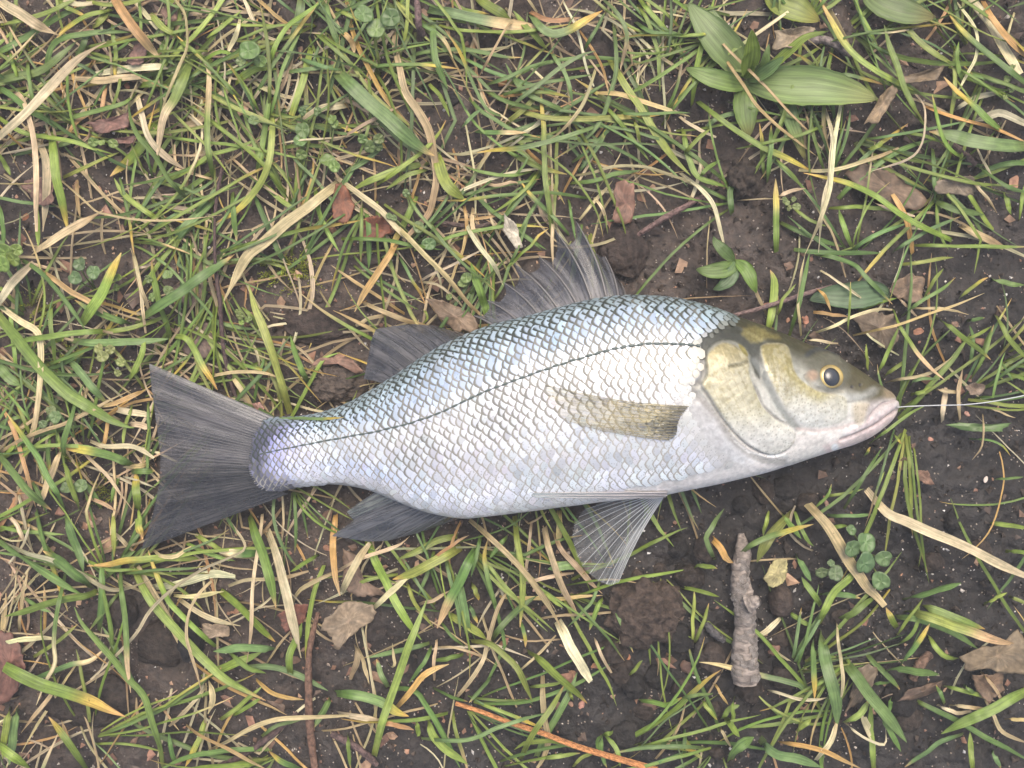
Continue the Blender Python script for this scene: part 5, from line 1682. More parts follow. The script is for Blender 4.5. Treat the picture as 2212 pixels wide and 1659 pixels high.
def clover(origin, leafs, label, col=(0.085, 0.165, 0.06), z=0.009, group=None, name="clover", cat="clover"):
    b = P(*origin, 0.0); b[2] = soil_z(b[0], b[1]) - 0.0008
    root = add(name, None, loc=b); tag(root, label, cat, group)
    for (x, y, r) in leafs:
        zz = z * rng.uniform(0.7, 1.15)
        e = P(x, y, zz - 0.0002)
        path = np.array([b + (e - b) * t + np.array((0, 0, 0.25 * z * math.sin(math.pi * t))) for t in np.linspace(0, 1, 9)]) - b
        tube_obj("stem", path, 0.00028, M_MOSS, 6, root, (0.16, 0.20, 0.07))
        ang = math.atan2(-(y - origin[1]), x - origin[0])
        round_leaf(x, y, r * S, ang, zz, (rng.normal(0, 0.25), rng.normal(0, 0.25)), b, root, jit(np.array(col) * np.array((1.35, 1.12, 1.15)), 0.12), notch=name == "clover")
    return root
iz = lambda x, y, r: (1474.67 + x / 3, 1106 + y / 3, r / 3)
clover((1868, 1195), [iz(1185, 195, 66), iz(1178, 335, 70), iz(1095, 235, 60), iz(1285, 450, 60), iz(1305, 300, 56), iz(1090, 115, 34)], "dark green clover leaves beside the dry blade and the grey stick")
clover((1808, 1230), [iz(990, 400, 50), iz(900, 390, 44), iz(960, 330, 24)], "small dim clover growing in the grass by the yellow petal", (0.10, 0.17, 0.07), 0.005)
dz = lambda x, y, r: (x / 3, 553 + y / 3, r / 3)
clover((203, 626), [dz(515, 50, 46), dz(485, 140, 46), dz(606, 102, 44)], "three-leaved clover seedling left of the thin dark stem")
clover((240, 600), [dz(763, 140, 26), dz(755, 205, 22)], "tiny two-leaved seedling beside the wide upright green blade", (0.14, 0.23, 0.05), 0.005, None, "seedling", "seedling")
clover((345, 610), [dz(960, 150, 28), dz(1090, 120, 34), dz(1095, 228, 34), dz(985, 270, 28)], "clover half hidden under the long slanting green blade", (0.12, 0.20, 0.06), 0.006)
clover((520, 690), [dz(1555, 385, 26), dz(1565, 430, 20), dz(1610, 410, 26), dz(1540, 360, 18)], "small cluster of round seedling leaves on bare soil by the stem", (0.15, 0.23, 0.06), 0.005, None, "seedling", "seedling")
clover((225, 770), [dz(660, 650, 40), dz(715, 605, 32), dz(640, 600, 36), dz(785, 690, 30), dz(765, 760, 24)], "pale clover with a yellowed leaflet above the tail fin tip", (0.16, 0.22, 0.07), 0.006)
clover((120, 905), [dz(360, 1040, 40), dz(330, 1000, 34), dz(275, 1090, 28), dz(380, 1050, 24)], "clover leaves under the bent dry straw left of the tail", (0.10, 0.17, 0.06), 0.006)
clover((155, 1055), [dz(430, 1500, 42), dz(525, 1490, 46)], "pair of clover leaflets in the grass below the tail notch", (0.11, 0.19, 0.07), 0.007)
clover((5, 545), [(12, 545, 22), (30, 560, 16), (4, 572, 18), (35, 540, 14)], "bright clover at the foot of the dry broad straw end", (0.13, 0.23, 0.05), 0.007)
az = lambda x, y, r: (x / 3, y / 3, r / 3)
clover((220, 306), [az(603, 920, 32), az(660, 925, 24), az(735, 930, 32)], "row of three round seedling leaves on the dark litter", (0.15, 0.24, 0.06), 0.005, None, "seedling", "seedling")
clover((540, 110), [az(1610, 330, 66), az(1690, 400, 44), az(1560, 400, 34)], "green clover among the crowded upright blades", (0.10, 0.18, 0.05), 0.009)
clover((655, 290), [az(1960, 840, 50), az(1945, 915, 46), az(1640, 780, 34), az(2060, 720, 30), az(1960, 720, 26)], "clover patch beside the thin white straw", (0.09, 0.165, 0.05), 0.008)
clover((712, 350), [az(2120, 1040, 52), az(2170, 1080, 40), az(2150, 770, 34), az(2170, 800, 28), az(1950, 1000, 36)], "low clover under the wide slanting green blade", (0.11, 0.19, 0.05), 0.007)
bz = lambda x, y, r: (737.33 + x / 3, y / 3, r / 3)
clover((815, 48), [bz(140, 90, 60), bz(325, 115, 62), bz(225, 190, 64)], "large three-leaved clover beside the purple twig", (0.10, 0.185, 0.06), 0.011)
clover((800, 305), [bz(135, 900, 32), bz(245, 900, 36), bz(185, 955, 40), bz(240, 950, 30)], "cluster of small round leaflets left of the long bent straw", (0.10, 0.17, 0.05), 0.007)
clover((905, 525), [bz(500, 1470, 38), bz(570, 1580, 44), bz(420, 1250, 26), bz(310, 1400, 22), bz(340, 1410, 20)], "dim round leaflets on wet litter above the rear dorsal fin", (0.12, 0.19, 0.07), 0.005, None, "seedling", "seedling")
clover((985, 615), [(984, 625, 7), (1000, 612, 10), (1008, 600, 12), (970, 642, 7)], "tiny seedling between the straws before the spiny dorsal fin", (0.13, 0.21, 0.06), 0.005, None, "seedling", "seedling")
czr = lambda x, y, r: (1474.67 + x / 3, y / 3, r / 3)
clover((1705, 445), [czr(670, 1310, 24), czr(720, 1290, 18), czr(740, 1340, 26), czr(690, 1350, 18), czr(660, 1290, 16)], "little pale seedling near the foot of the upright dry straws", (0.15, 0.22, 0.08), 0.005, None, "seedling", "seedling")
clover((2175, 200), [czr(2100, 510, 22), czr(2130, 580, 22), czr(2140, 430, 18), czr(2090, 630, 18)], "small green seedling on the soil far from the fish's head", (0.15, 0.23, 0.07), 0.005, None, "seedling", "seedling")

# moss
def moss(origin, n_sh, spread, label):
    b = P(*origin, 0.0); b[2] = soil_z(b[0], b[1]) - 0.0005
    Vs, Fs, Cs = [], [], []; off = 0
    for k in range(n_sh):
        a = rng.uniform(0, 2 * math.pi); r = spread * S * math.sqrt(rng.random()) ; L = rng.uniform(0.004, 0.0085)
        p0 = np.array((r * math.cos(a), 0.6 * r * math.sin(a), 0)); d = np.array((math.cos(a + rng.normal(0, .6)), math.sin(a + rng.normal(0, .6)), rng.uniform(0.5, 1.4))); d /= np.linalg.norm(d)
        for i in range(16):
            f = i / 15; c = p0 + d * L * f; az_ = i * 2.4; s_ = 0.0011 * (1 - 0.5 * f)
            out = np.array((math.cos(az_), math.sin(az_), 0.5)); sd_ = np.cross(out, d); sd_ /= np.linalg.norm(sd_)
            Vs += [c, c + out * s_ * 0.5 + sd_ * s_ * 0.3, c + out * s_ + d * s_ * 0.5, c + out * s_ * 0.5 - sd_ * s_ * 0.3]
            Fs.append([off, off + 1, off + 2, off + 3]); off += 4
            g = np.array((0.24, 0.27, 0.03)) * (0.6 + 0.9 * f) * rng.uniform(0.8, 1.2); Cs += [g * 0.7, g, g * 1.15, g]
    o = add("moss_tuft", mesh_from("moss_tuft", np.array(Vs), np.array(Fs), np.array(Cs), smooth=False), M_MOSS, loc=b)
    return tag(o, label, "moss", "moss tufts on the soil")
moss((600, 580), 26, 28, "yellow-green moss tuft on bare soil beside the wide dry blade end")
moss((640, 600), 22, 34, "darker moss spreading over soil above the fish's tail")
moss((70, 655), 14, 16, "small bright moss sprig between grass blades left of the dark stem")
moss((150, 770), 9, 12, "moss sprig by the pale clover above the tail")
moss((235, 1060), 12, 20, "moss among straws beside the lower tail lobe")
moss((30, 75), 18, 26, "moss patch at the foot of crossing blades by the wide dry blade")
moss((160, 1010), 10, 14, "moss sprig under the thin curved white straw")
# ------------------------------------------------------------------ sticks, stems and needles
def stick(name, pts, rads, label, cat, col, lift=0.0012, wob=0.15, k=14, m=None, extra=None):
    n_ = 60; c2 = catmull(pts, n_); t = np.linspace(0, 1, n_)
    r = np.interp(t, np.linspace(0, 1, len(rads)), rads) * S
    xy = np.array([P(x, y, 0.004)[:2] for x, y in c2]); gz = soil_z(xy[:, 0], xy[:, 1])
    z = np.maximum(gz, np.median(gz)) * 0.5 + r * 0.75 + lift * np.sin(math.pi * t)
    z = clamp_under(c2, z)
    path = np.array([P(x, y, zz) for (x, y), zz in zip(c2, z)])
    r = r * (1 + wob * np.interp(t, np.linspace(0, 1, 24), rng.normal(0, 1, 24)) * 0.5)
    o = tube_obj(name, path - path[0], r, m or M_BARK, k, None, col); o.location = path[0]
    # roughen
    me = o.data; co = np.zeros(len(me.vertices) * 3, np.float32); me.vertices.foreach_get("co", co); co = co.reshape(-1, 3)
    d = np.array([mnoise.noise(Vector(v) * 700) for v in co + rng.random()])[:, None]
    cen = np.vstack([np.repeat(path - path[0], k, 0), (path - path[0])[[0, -1]]])
    co = cen + (co - cen) * (1 + wob * d * 1.3)
    me.vertices.foreach_set("co", co.astype(np.float32).ravel()); me.update()
    return tag(o, label, cat)
i3 = lambda *p: [(1474.67 + x / 3, 1106 + y / 3) for x, y in p]
big = stick("broken_stick", i3((378, 140), (388, 250), (372, 420), (392, 560), (405, 680), (400, 800), (400, 930), (408, 1108)), [7, 20, 18, 25, 21, 23, 27, 29],
            "short thick grey-barked broken stick lying on black soil", "stick", (0.22, 0.185, 0.16), 0.001, 0.13, 22)
# knob on the stick: a stub of a side twig
kp = [P(x, y, 0.0075 + 0.001 * i) for i, (x, y) in enumerate(i3((420, 600), (470, 580), (500, 572)))]
kp = np.array(kp) - np.array(big.location)
tube_obj("knot", catmull(kp, 10), np.array([19, 18, 17, 16, 15, 14, 13, 12, 10, 4]) * S, M_BARK, 14, big, (0.24, 0.205, 0.18))
# lengthwise cracked bark plates, each a raised flake
for k in range(26):
    f = 0.2 + 0.78 * k / 26; j = int(f * 59)
    me = big.data; cen = np.array([v.co for v in me.vertices[j * 22:(j + 1) * 22]]); c0 = cen.mean(0); rad = np.linalg.norm(cen - c0, axis=1).mean()
    a0 = rng.uniform(0.3, 2.8); V, C_ = [], []
    for u in np.linspace(-0.5, 0.5, 5):
        for v in np.linspace(-1, 1, 3):
            a = a0 + u * 1.1; rr_ = rad * (1.02 + 0.10 * (1 - abs(v)) + 0.03 * rng.normal())
            V.append(c0 + np.array((rr_ * math.cos(a), v * 0.0011 + 0.0004 * math.sin(u * 6 + k), rr_ * math.sin(a))))
            C_.append(np.array((0.33, 0.29, 0.26)) * rng.uniform(0.5, 1.35))
    add("bark_flake", mesh_from("bark_flake", np.array(V), grid_faces(5, 3), np.array(C_), np.random.default_rng(k).random((15, 3)) * 3), M_BARK, big)
stick("plant_stem", [(497, 283), (484, 320), (480, 360), (470, 415), (464, 470), (464, 545), (468, 600), (476, 660), (480, 730), (492, 800), (510, 862)], [3.2, 4, 4, 3.6, 3.4, 4, 4.4, 4.6, 5, 4.6, 4],
      "thin dark brown woody stem running down towards the tail", "stem", (0.085, 0.055, 0.05), 0.006, 0.12, 8)
b3 = lambda *p: [(737.33 + x / 3, y / 3) for x, y in p]
stick("twig", b3((480, -60), (495, 60), (505, 180), (560, 265)), [6, 7, 8, 5], "purple-brown twig end pointing into the turf beside the clover", "twig", (0.13, 0.085, 0.08), 0.008, 0.12, 10)
stick("twig", b3((1845, 1575), (1980, 1485), (2100, 1410), (2350, 1270)), [5, 6.5, 6.5, 5], "reddish twig behind the spiny dorsal fin on bare soil", "twig", (0.15, 0.095, 0.085), 0.003, 0.12, 10)
stick("twig", b3((520, 1440), (700, 1450), (860, 1470), (1000, 1440)), [4, 5, 5, 4], "dark twig lying in the litter before the dorsal fin", "twig", (0.10, 0.07, 0.06), 0.001, 0.12, 10)
f3 = lambda *p: [(1591 + x * .33606, 548.6 + y * .33606) for x, y in p]
stick("twig", f3((-20, 395), (150, 350), (400, 270), (610, 205)), [4, 5, 5, 3.5], "thin pinkish-brown twig touching the nape of the fish", "twig", (0.19, 0.13, 0.12), 0.003, 0.1, 10)
g3 = lambda *p: [(x / 3, 1106 + y / 3) for x, y in p]
stick("twig", g3((2045, 1700), (2010, 1400), (2000, 1150), (2005, 900), (2060, 650)), [8, 8.5, 8, 7, 5], "straight red-brown twig standing by the pale brown flat leaf", "twig", (0.14, 0.08, 0.055), 0.003, 0.1, 10)
stick("twig", g3((1400, 1660), (1600, 1560), (1780, 1430), (1930, 1300)), [6, 7, 7, 5], "dark wet twig on the soil beside the red-brown twig", "twig", (0.085, 0.055, 0.05), 0.001, 0.12, 10)
h3 = lambda *p: [(737.33 + x / 3, 1106 + y / 3) for x, y in p]
stick("twig", h3((-60, 1440), (60, 1500), (170, 1580), (230, 1640)), [7, 8, 8, 6], "short dark twig under the yellow-tipped broad blade", "twig", (0.10, 0.065, 0.06), 0.001, 0.12, 10)
stick("twig", i3((80, 970), (110, 860), (125, 760)), [7, 8, 6], "charred black twig piece beside the grey stick", "twig", (0.04, 0.035, 0.033), 0.001, 0.15, 10)
stick("twig", i3((150, 720), (200, 780), (265, 830)), [8, 9, 7], "slate grey twig piece beside the grey stick", "twig", (0.075, 0.07, 0.07), 0.001, 0.15, 10)
stick("twig", i3((1490, 1080), (1530, 1000), (1600, 920)), [9, 11, 9], "brown cut twig piece by the torn brown leaf", "twig", (0.16, 0.10, 0.07), 0.001, 0.12, 10)
c3 = lambda *p: [(1474.67 + x / 3, y / 3) for x, y in p]
stick("twig", c3((820, 270), (920, 260), (1020, 310), (1100, 370)), [8, 9, 9, 7], "grey-brown twig behind the big plantain leaf", "twig", (0.17, 0.14, 0.125), 0.002, 0.12, 10)
stick("twig", c3((1740, 930), (1820, 1000), (1890, 1060)), [8, 8, 7], "dark twig under the broad pale green blade", "twig", (0.10, 0.07, 0.06), 0.001, 0.12, 10)
# pine needles: bundles of two
for pts, lab, col in ((h3((740, 1240), (900, 1292), (1100, 1368), (1300, 1432), (1500, 1510), (1700, 1572), (2050, 1672)), "long orange pine needle pair on the soil below the fish", (0.42, 0.19, 0.075)),):
    root = add("pine_needle", None); b = P(*pts[0], 0.0); root.location = b; tag(root, lab, "pine needle")
    for s_ in (-1, 0, 1):
        c2 = catmull(pts, 40); c2 = c2 + np.stack([np.zeros(40), s_ * np.linspace(1.5, 4.5, 40)], -1)
        path = np.array([P(x, y, 0.0035 + 0.002 * math.sin(i / 39 * 3.1) + 0.0003 * s_) for i, (x, y) in enumerate(c2)]) - b
        tube_obj("needle", path, 0.0005, M_BARK, 8, root, tuple(np.array(col) * (1 + 0.15 * s_)))

# fishing line from the mouth
lp = catmull([(1928, 884), (1941, 879.5), (2011, 876), (2078, 874.5), (2129, 869.5), (2179, 861), (2230, 850), (2330, 822), (2480, 790)], 60)
zt_ = np.interp(np.linspace(0, 1, 60), [0, 0.1, 0.55, 1], [0.007, 0.009, 0.010, 0.001])
t = NT("fishing_line"); b = t.bsdf(Base_Color=(0.46, 0.47, 0.47, 1), Roughness=0.25, Alpha=0.75); b.inputs["Specular IOR Level"].default_value = 0.7
M_LINE = t.done(b.outputs[0])
lpath = np.array([P(x, y, z) for (x, y), z in zip(lp, zt_)])
o = tube_obj("fishing_line", lpath - lpath[0], 0.00019, M_LINE, 8); o.location = lpath[0]
tag(o, "thin pale fishing line running from the fish's mouth", "fishing line")

# ------------------------------------------------------------------ dead leaves and bark bits
def ragged_leaf(name, poly, z, col, label, cat, group=None, curl=0.0015, veins=True, m=None, seed=0):
    r_ = np.random.default_rng(seed); poly = np.array(poly, float); c = poly.mean(0)
    pc = np.vstack([poly, poly[:1]]); cum = np.concatenate([[0], np.cumsum(np.linalg.norm(np.diff(pc, axis=0), axis=1))])
    ss = np.linspace(0, cum[-1], 56)[:-1]
    edge = np.stack([np.interp(ss, cum, pc[:, 0]), np.interp(ss, cum, pc[:, 1])], -1)
    edge = 0.7 * edge + 0.3 * catmull(pc, 56)[:-1]
    lob = np.interp(np.arange(55), np.linspace(0, 55, 16), np.append(r_.normal(0, 0.09, 15), 0))
    edge = c + (edge - c) * (1 + lob + r_.normal(0, 0.035, 55))[:, None]
    rings = 7; V, C_ = [], []
    ang = r_.uniform(0, 3.1)
    for i in range(1, rings + 1):
        f = i / rings
        for q in edge:
            p2 = c + (q - c) * f
            d = (p2 - c) * S; u = d[0] * math.cos(ang) + d[1] * math.sin(ang); v = -d[0] * math.sin(ang) + d[1] * math.cos(ang)
            R_ = np.abs(edge - c).max() * S
            zz = z + curl * (v / R_) ** 2 + curl * 0.7 * math.sin(u * 260 + seed) * f + 0.0006 * mnoise.noise(Vector((p2[0] * 0.05, p2[1] * 0.05, seed)))
            V.append(P(p2[0], p2[1], zz))
            vein = 0.85 + 0.25 * (abs(math.sin((u + abs(v) * 0.8) * 900)) > 0.93) + (0.25 if abs(v) < 0.00035 else 0)
            C_.append(np.array(col) * np.array((0.70, 0.74, 0.72)) * (vein if veins else 1) * (1 + 0.18 * r_.normal()))
    V.append(P(c[0], c[1], z)); C_.append(np.array(col))
    V = np.array(V); k = len(edge); ci = len(V) - 1
    tri = [[ci, j, (j + 1) % k] for j in range(k)]
    quad = [[i * k + j, (i+1) * k + j, (i+1) * k + (j+1) % k, i * k + (j+1) % k] for i in range(rings - 1) for j in range(k)]
    N0 = len(V); V2 = np.vstack([V, V - np.array((0, 0, 0.0003))])
    F2 = tri + quad + [[a + N0 for a in reversed(f)] for f in tri + quad]
    o0 = (rings - 1) * k
    F2 += [[o0 + j, o0 + j + N0, o0 + (j+1) % k + N0, o0 + (j+1) % k] for j in range(k)]
    base = P(c[0], c[1], 0.0); base[2] = min(z - 0.001, float(V[:, 2].min()))
    me = bpy.data.meshes.new(name); me.from_pydata((V2 - base).tolist(), [], F2)
    me.polygons.foreach_set("use_smooth", np.ones(len(me.polygons), bool))
    cc = np.hstack([np.vstack([C_, C_]), np.ones((2 * N0, 1))]).astype(np.float32)
    me.attributes.new("col", 'FLOAT_COLOR', 'POINT').data.foreach_set("color", np.clip(cc, 0, 1).ravel()); me.update()
    o = add(name, me, m or M_LITTER, loc=base)
    return tag(o, label, cat, group)
def box_poly(cx, cy, rx, ry, a, n_=7, seed=0):
    r_ = np.random.default_rng(seed + 500); out = []
    for i in range(n_):
        t_ = 2 * math.pi * i / n_ + r_.uniform(-0.25, 0.25); k = r_.uniform(0.7, 1.15)
        x, y = rx * k * math.cos(t_), ry * k * math.sin(t_)
        out.append((cx + x * math.cos(a) - y * math.sin(a), cy + x * math.sin(a) + y * math.cos(a)))
    return out
BR, RD, GY = (0.19, 0.115, 0.070), (0.165, 0.075, 0.052), (0.14, 0.11, 0.085)
ragged_leaf("dead_leaf", i3((1805, 940), (1950, 875), (2090, 840), (2150, 775), (2240, 830), (2250, 1040), (2100, 1045), (1960, 1020), (1830, 1035)), 0.005, (0.20, 0.14, 0.085), "large torn brown dead leaf at the edge of the black soil", "dead leaf", seed=1)
ragged_leaf("dead_leaf", i3((1880, 1060), (2060, 1040), (2080, 1150), (1990, 1230), (1900, 1160)), 0.002, BR, "brown dead leaf tucked under the large torn leaf", "dead leaf", seed=2)
ragged_leaf("dead_leaf", i3((1060, 1290), (1100, 1130), (1130, 990), (1240, 985), (1235, 1120), (1150, 1250)), 0.0008, (0.17, 0.12, 0.08), "brown dead leaf under crossing green blades by the clover", "dead leaf", seed=3)
ragged_leaf("dead_leaf", i3((1390, 1230), (1480, 1150), (1600, 1110), (1690, 1095), (1690, 1140), (1600, 1180), (1480, 1220)), 0.003, (0.13, 0.08, 0.055), "dark rolled dead leaf near the torn brown leaf", "dead leaf", seed=4, curl=0.004)
ragged_leaf("dead_leaf", i3((515, 425), (590, 320), (680, 300), (680, 360), (650, 470), (590, 490)), 0.006, (0.40, 0.33, 0.15), "yellow withered petal-like leaf beside the grey stick", "dead leaf", seed=5)
ragged_leaf("dead_leaf", h3((-110, 760), (-60, 620), (40, 590), (190, 610), (200, 700), (110, 760), (-20, 900)), 0.003, (0.27, 0.19, 0.125), "pale brown flat dead leaf below the anal fin", "dead leaf", seed=6)
ragged_leaf("dead_leaf", h3((10, 240), (90, 270), (150, 440), (270, 520), (130, 560), (10, 480)), 0.0015, (0.20, 0.125, 0.085), "mottled brown dead leaf under the straws by the anal fin", "dead leaf", seed=7)
ragged_leaf("dead_leaf", g3((-40, 740), (80, 760), (170, 940), (150, 1080), (60, 1210), (-40, 1200)), 0.0025, (0.17, 0.075, 0.055), "dark red dead leaf at the foot of the broad green blade", "dead leaf", seed=8)
ragged_leaf("dead_leaf", g3((1310, 720), (1480, 740), (1480, 810), (1340, 815)), 0.002, (0.30, 0.21, 0.14), "small tan leaf piece among straws below the tail", "dead leaf", seed=9)
ragged_leaf("dead_leaf", g3((1790, 660), (1920, 600), (1990, 600), (1960, 720), (1850, 790)), 0.002, (0.20, 0.075, 0.05), "reddish leaf piece behind the tan dry stalk", "dead leaf", seed=10)
rz = lambda *p: [(768 + x * .27282, 466.3 + y * .27282) for x, y in p]
ragged_leaf("dead_leaf", rz((560, 660), (760, 690), (900, 760), (970, 860), (930, 930), (780, 900), (640, 780)), 0.004, (0.22, 0.145, 0.095), "crumpled brown dead leaf between the two dorsal fins", "dead leaf", seed=11, curl=0.003)
ragged_leaf("dead_leaf", c3((1180, 800), (1240, 700), (1310, 580), (1370, 540), (1400, 580), (1340, 680), (1260, 810)), 0.008, (0.25, 0.17, 0.105), "curled brown dead leaf at the tip of the big plantain leaf", "dead leaf", seed=12, curl=0.004)
ragged_leaf("dead_leaf", c3((1390, 500), (1500, 480), (1700, 425), (1650, 510), (1540, 530), (1420, 540)), 0.007, (0.22, 0.15, 0.09), "twisted tan dead leaf strip above the plantain tip", "dead leaf", seed=13, curl=0.003)
ragged_leaf("dead_leaf", c3((600, 200), (750, 165), (860, 190), (720, 290), (610, 320)), 0.010, (0.30, 0.22, 0.145), "pale crumpled dead leaf on the plantain rosette", "dead leaf", seed=14, curl=0.003)
ragged_leaf("dead_leaf", c3((1640, 1170), (1760, 1145), (1900, 1150), (1890, 1260), (1650, 1250)), 0.003, (0.21, 0.155, 0.11), "square brown leaf scraps under the green blades to the right of the straws", "dead leaf", seed=15)
ragged_leaf("dead_leaf", c3((1040, 1120), (1160, 1060), (1400, 1150), (1600, 1300), (1560, 1370), (1300, 1330)), 0.0012, (0.18, 0.115, 0.075), "wide brown leaf lying under the crossing yellow-tipped blades", "dead leaf", seed=16)
ragged_leaf("dead_leaf", f3((760, 420), (880, 360), (1010, 380), (1060, 520), (980, 640), (840, 520)), 0.002, (0.20, 0.14, 0.095), "brown leaf under the orange needle above the snout", "dead leaf", seed=17, curl=0.003)
ragged_leaf("dead_leaf", f3((1040, 160), (1130, 120), (1200, 170), (1190, 290), (1090, 300), (980, 240)), 0.002, (0.22, 0.14, 0.09), "rusty leaf piece by the broad grey-green leaf", "dead leaf", seed=18)
ragged_leaf("dead_leaf", b3((0, 1180), (60, 1260), (90, 1360), (30, 1450), (-60, 1400), (-50, 1240)), 0.002, (0.20, 0.07, 0.035), "wet rust-red leaf left of the moss above the tail", "dead leaf", seed=19)
ragged_leaf("dead_leaf", b3((130, 1420), (300, 1400), (340, 1500), (220, 1560), (120, 1540)), 0.0015, (0.18, 0.06, 0.03), "shiny wet red leaf by the dim round leaflets", "dead leaf", seed=20)
ragged_leaf("dead_leaf", b3((1780, 1200), (1880, 1170), (1910, 1330), (1880, 1450), (1760, 1420)), 0.003, (0.22, 0.11, 0.075), "red-brown curled leaf behind the spiny dorsal fin", "dead leaf", seed=21)
ragged_leaf("dead_leaf", b3((1060, 1380), (1130, 1440), (1170, 1590), (1130, 1610), (1060, 1500)), 0.006, (0.50, 0.42, 0.33), "pale torn papery leaf strip before the dorsal fin", "dead leaf", seed=22)
ragged_leaf("dead_leaf", dz(0, 0, 0)[:0] or [(672, 790), (690, 773), (728, 768), (752, 770), (778, 798), (766, 806), (735, 786), (706, 790)], 0.003, (0.27, 0.145, 0.10), "curled pinkish-brown leaf scrap on bare soil behind the rear dorsal fin", "dead leaf", seed=23, curl=0.003)
ragged_leaf("dead_leaf", [(545, 872), (562, 868), (572, 885), (556, 893)], 0.004, (0.33, 0.17, 0.13), "tiny pink leaf scrap at the wrist of the tail", "dead leaf", seed=24)
a3 = lambda *p: [(x / 3, y / 3) for x, y in p]
ragged_leaf("dead_leaf", a3((820, 400), (860, 300), (940, 270), (930, 400), (860, 425)), 0.004, (0.21, 0.11, 0.085), "red-brown leaf scrap beside the withered orange blade", "dead leaf", seed=25)
ragged_leaf("dead_leaf", a3((540, 790), (700, 770), (830, 730), (820, 820), (650, 860)), 0.003, (0.19, 0.095, 0.075), "dark red bark-like leaf under the green curved blade", "dead leaf", seed=26)
ragged_leaf("dead_leaf", a3((740, 900), (870, 880), (860, 930), (760, 930)), 0.003, (0.19, 0.095, 0.075), "small reddish scrap beside the three round seedling leaves", "dead leaf", seed=27)
ragged_leaf("dead_leaf", a3((130, 1190), (240, 1140), (350, 1180), (340, 1320), (250, 1330)), 0.002, (0.22, 0.12, 0.09), "reddish leaf behind the yellow-tipped wide blade", "dead leaf", seed=28)
ragged_leaf("dead_leaf", a3((1040, 60), (1130, 20), (1150, 120), (1070, 170)), 0.003, (0.22, 0.12, 0.085), "rust coloured leaf under the crossing dry straw", "dead leaf", seed=29)
ragged_leaf("dead_leaf", [(380, 715), (440, 690), (470, 740), (430, 780), (395, 760)], 0.0008, (0.15, 0.095, 0.075), "dull brown leaf flat on soil beside the thin dark stem", "dead leaf", seed=30)
ragged_leaf("dead_leaf", [(370, 620), (420, 590), (440, 640), (400, 665)], 0.0008, (0.15, 0.10, 0.08), "greyish leaf scrap on soil by the clover and the thin stem", "dead leaf", seed=31)
ragged_leaf("green_leaf_scrap", f3((1360, 1100), (1440, 1085), (1600, 1095), (1770, 1090), (1730, 1145), (1560, 1140), (1430, 1130)), 0.004, (0.16, 0.24, 0.08), "torn pale green leaf scrap on bare soil beyond the snout", "leaf scrap", m=M_BROAD, veins=False, seed=32)
ragged_leaf("dead_leaf", f3((1470, 850), (1540, 825), (1600, 850), (1560, 910), (1500, 900)), 0.004, (0.25, 0.17, 0.12), "small striped brown leaf scrap above the fishing line", "dead leaf", seed=33)
ragged_leaf("dead_leaf", f3((1040, 1330), (1090, 1310), (1110, 1380), (1050, 1390)), 0.002, (0.28, 0.17, 0.11), "square tan leaf scrap on bare soil below the snout", "dead leaf", seed=34)
ragged_leaf("dead_leaf", f3((1130, 1390), (1230, 1400), (1270, 1480), (1200, 1480)), 0.002, (0.22, 0.12, 0.08), "reddish flat leaf on bare soil below the fishing line", "dead leaf", seed=35)
# small bark crumbs one can point at
bits = [(1665, 658, 9, (0.36, 0.17, 0.12)), (1745, 690, 9, (0.30, 0.14, 0.09)), (1993, 715, 10, (0.40, 0.20, 0.12)), (1240, 1467, 10, (0.34, 0.19, 0.11)), (1290, 1445, 10, (0.32, 0.16, 0.09)), (1357, 1424, 10, (0.36, 0.16, 0.08)),
        (1258, 1535, 9, (0.38, 0.19, 0.14)), (1235, 1532, 7, (0.3, 0.17, 0.11)), (1088, 1398, 12, (0.30, 0.14, 0.09)), (842, 1600, 11, (0.30, 0.19, 0.12)), (2132, 1035, 7, (0.5, 0.42, 0.36)), (2020, 950, 6, (0.42, 0.22, 0.16)),
        (2230, 1040, 6, (0.5, 0.36, 0.3)), (840, 495, 9, (0.34, 0.15, 0.08)), (1000, 400, 8, (0.36, 0.17, 0.09)), (1035, 388, 10, (0.33, 0.15, 0.08)), (330, 405, 9, (0.28, 0.13, 0.07)), (45, 465, 9, (0.28, 0.12, 0.06)),
        (268, 180, 8, (0.32, 0.14, 0.08)), (1085, 165, 12, (0.32, 0.15, 0.06)), (555, 1360, 8, (0.35, 0.2, 0.15)), (300, 1590, 9, (0.25, 0.13, 0.07)), (700, 1190, 9, (0.26, 0.13, 0.08)), (160, 965, 8, (0.32, 0.17, 0.09)), (520, 700, 10, (0.30, 0.15, 0.10)), (535, 680, 9, (0.30, 0.16, 0.11)),
        (1015, 1420, 9, (0.3, 0.15, 0.09)), (1790, 1090, 7, (0.36, 0.22, 0.16)), (1680, 1410, 14, (0.17, 0.09, 0.06)), (1490, 1450, 18, (0.12, 0.07, 0.05)), (1745, 1535, 10, (0.28, 0.17, 0.1)), (2100, 895, 7, (0.36, 0.2, 0.15)), (1710, 690, 6, (0.38, 0.2, 0.12)), (2068, 700, 8, (0.2, 0.12, 0.08))]
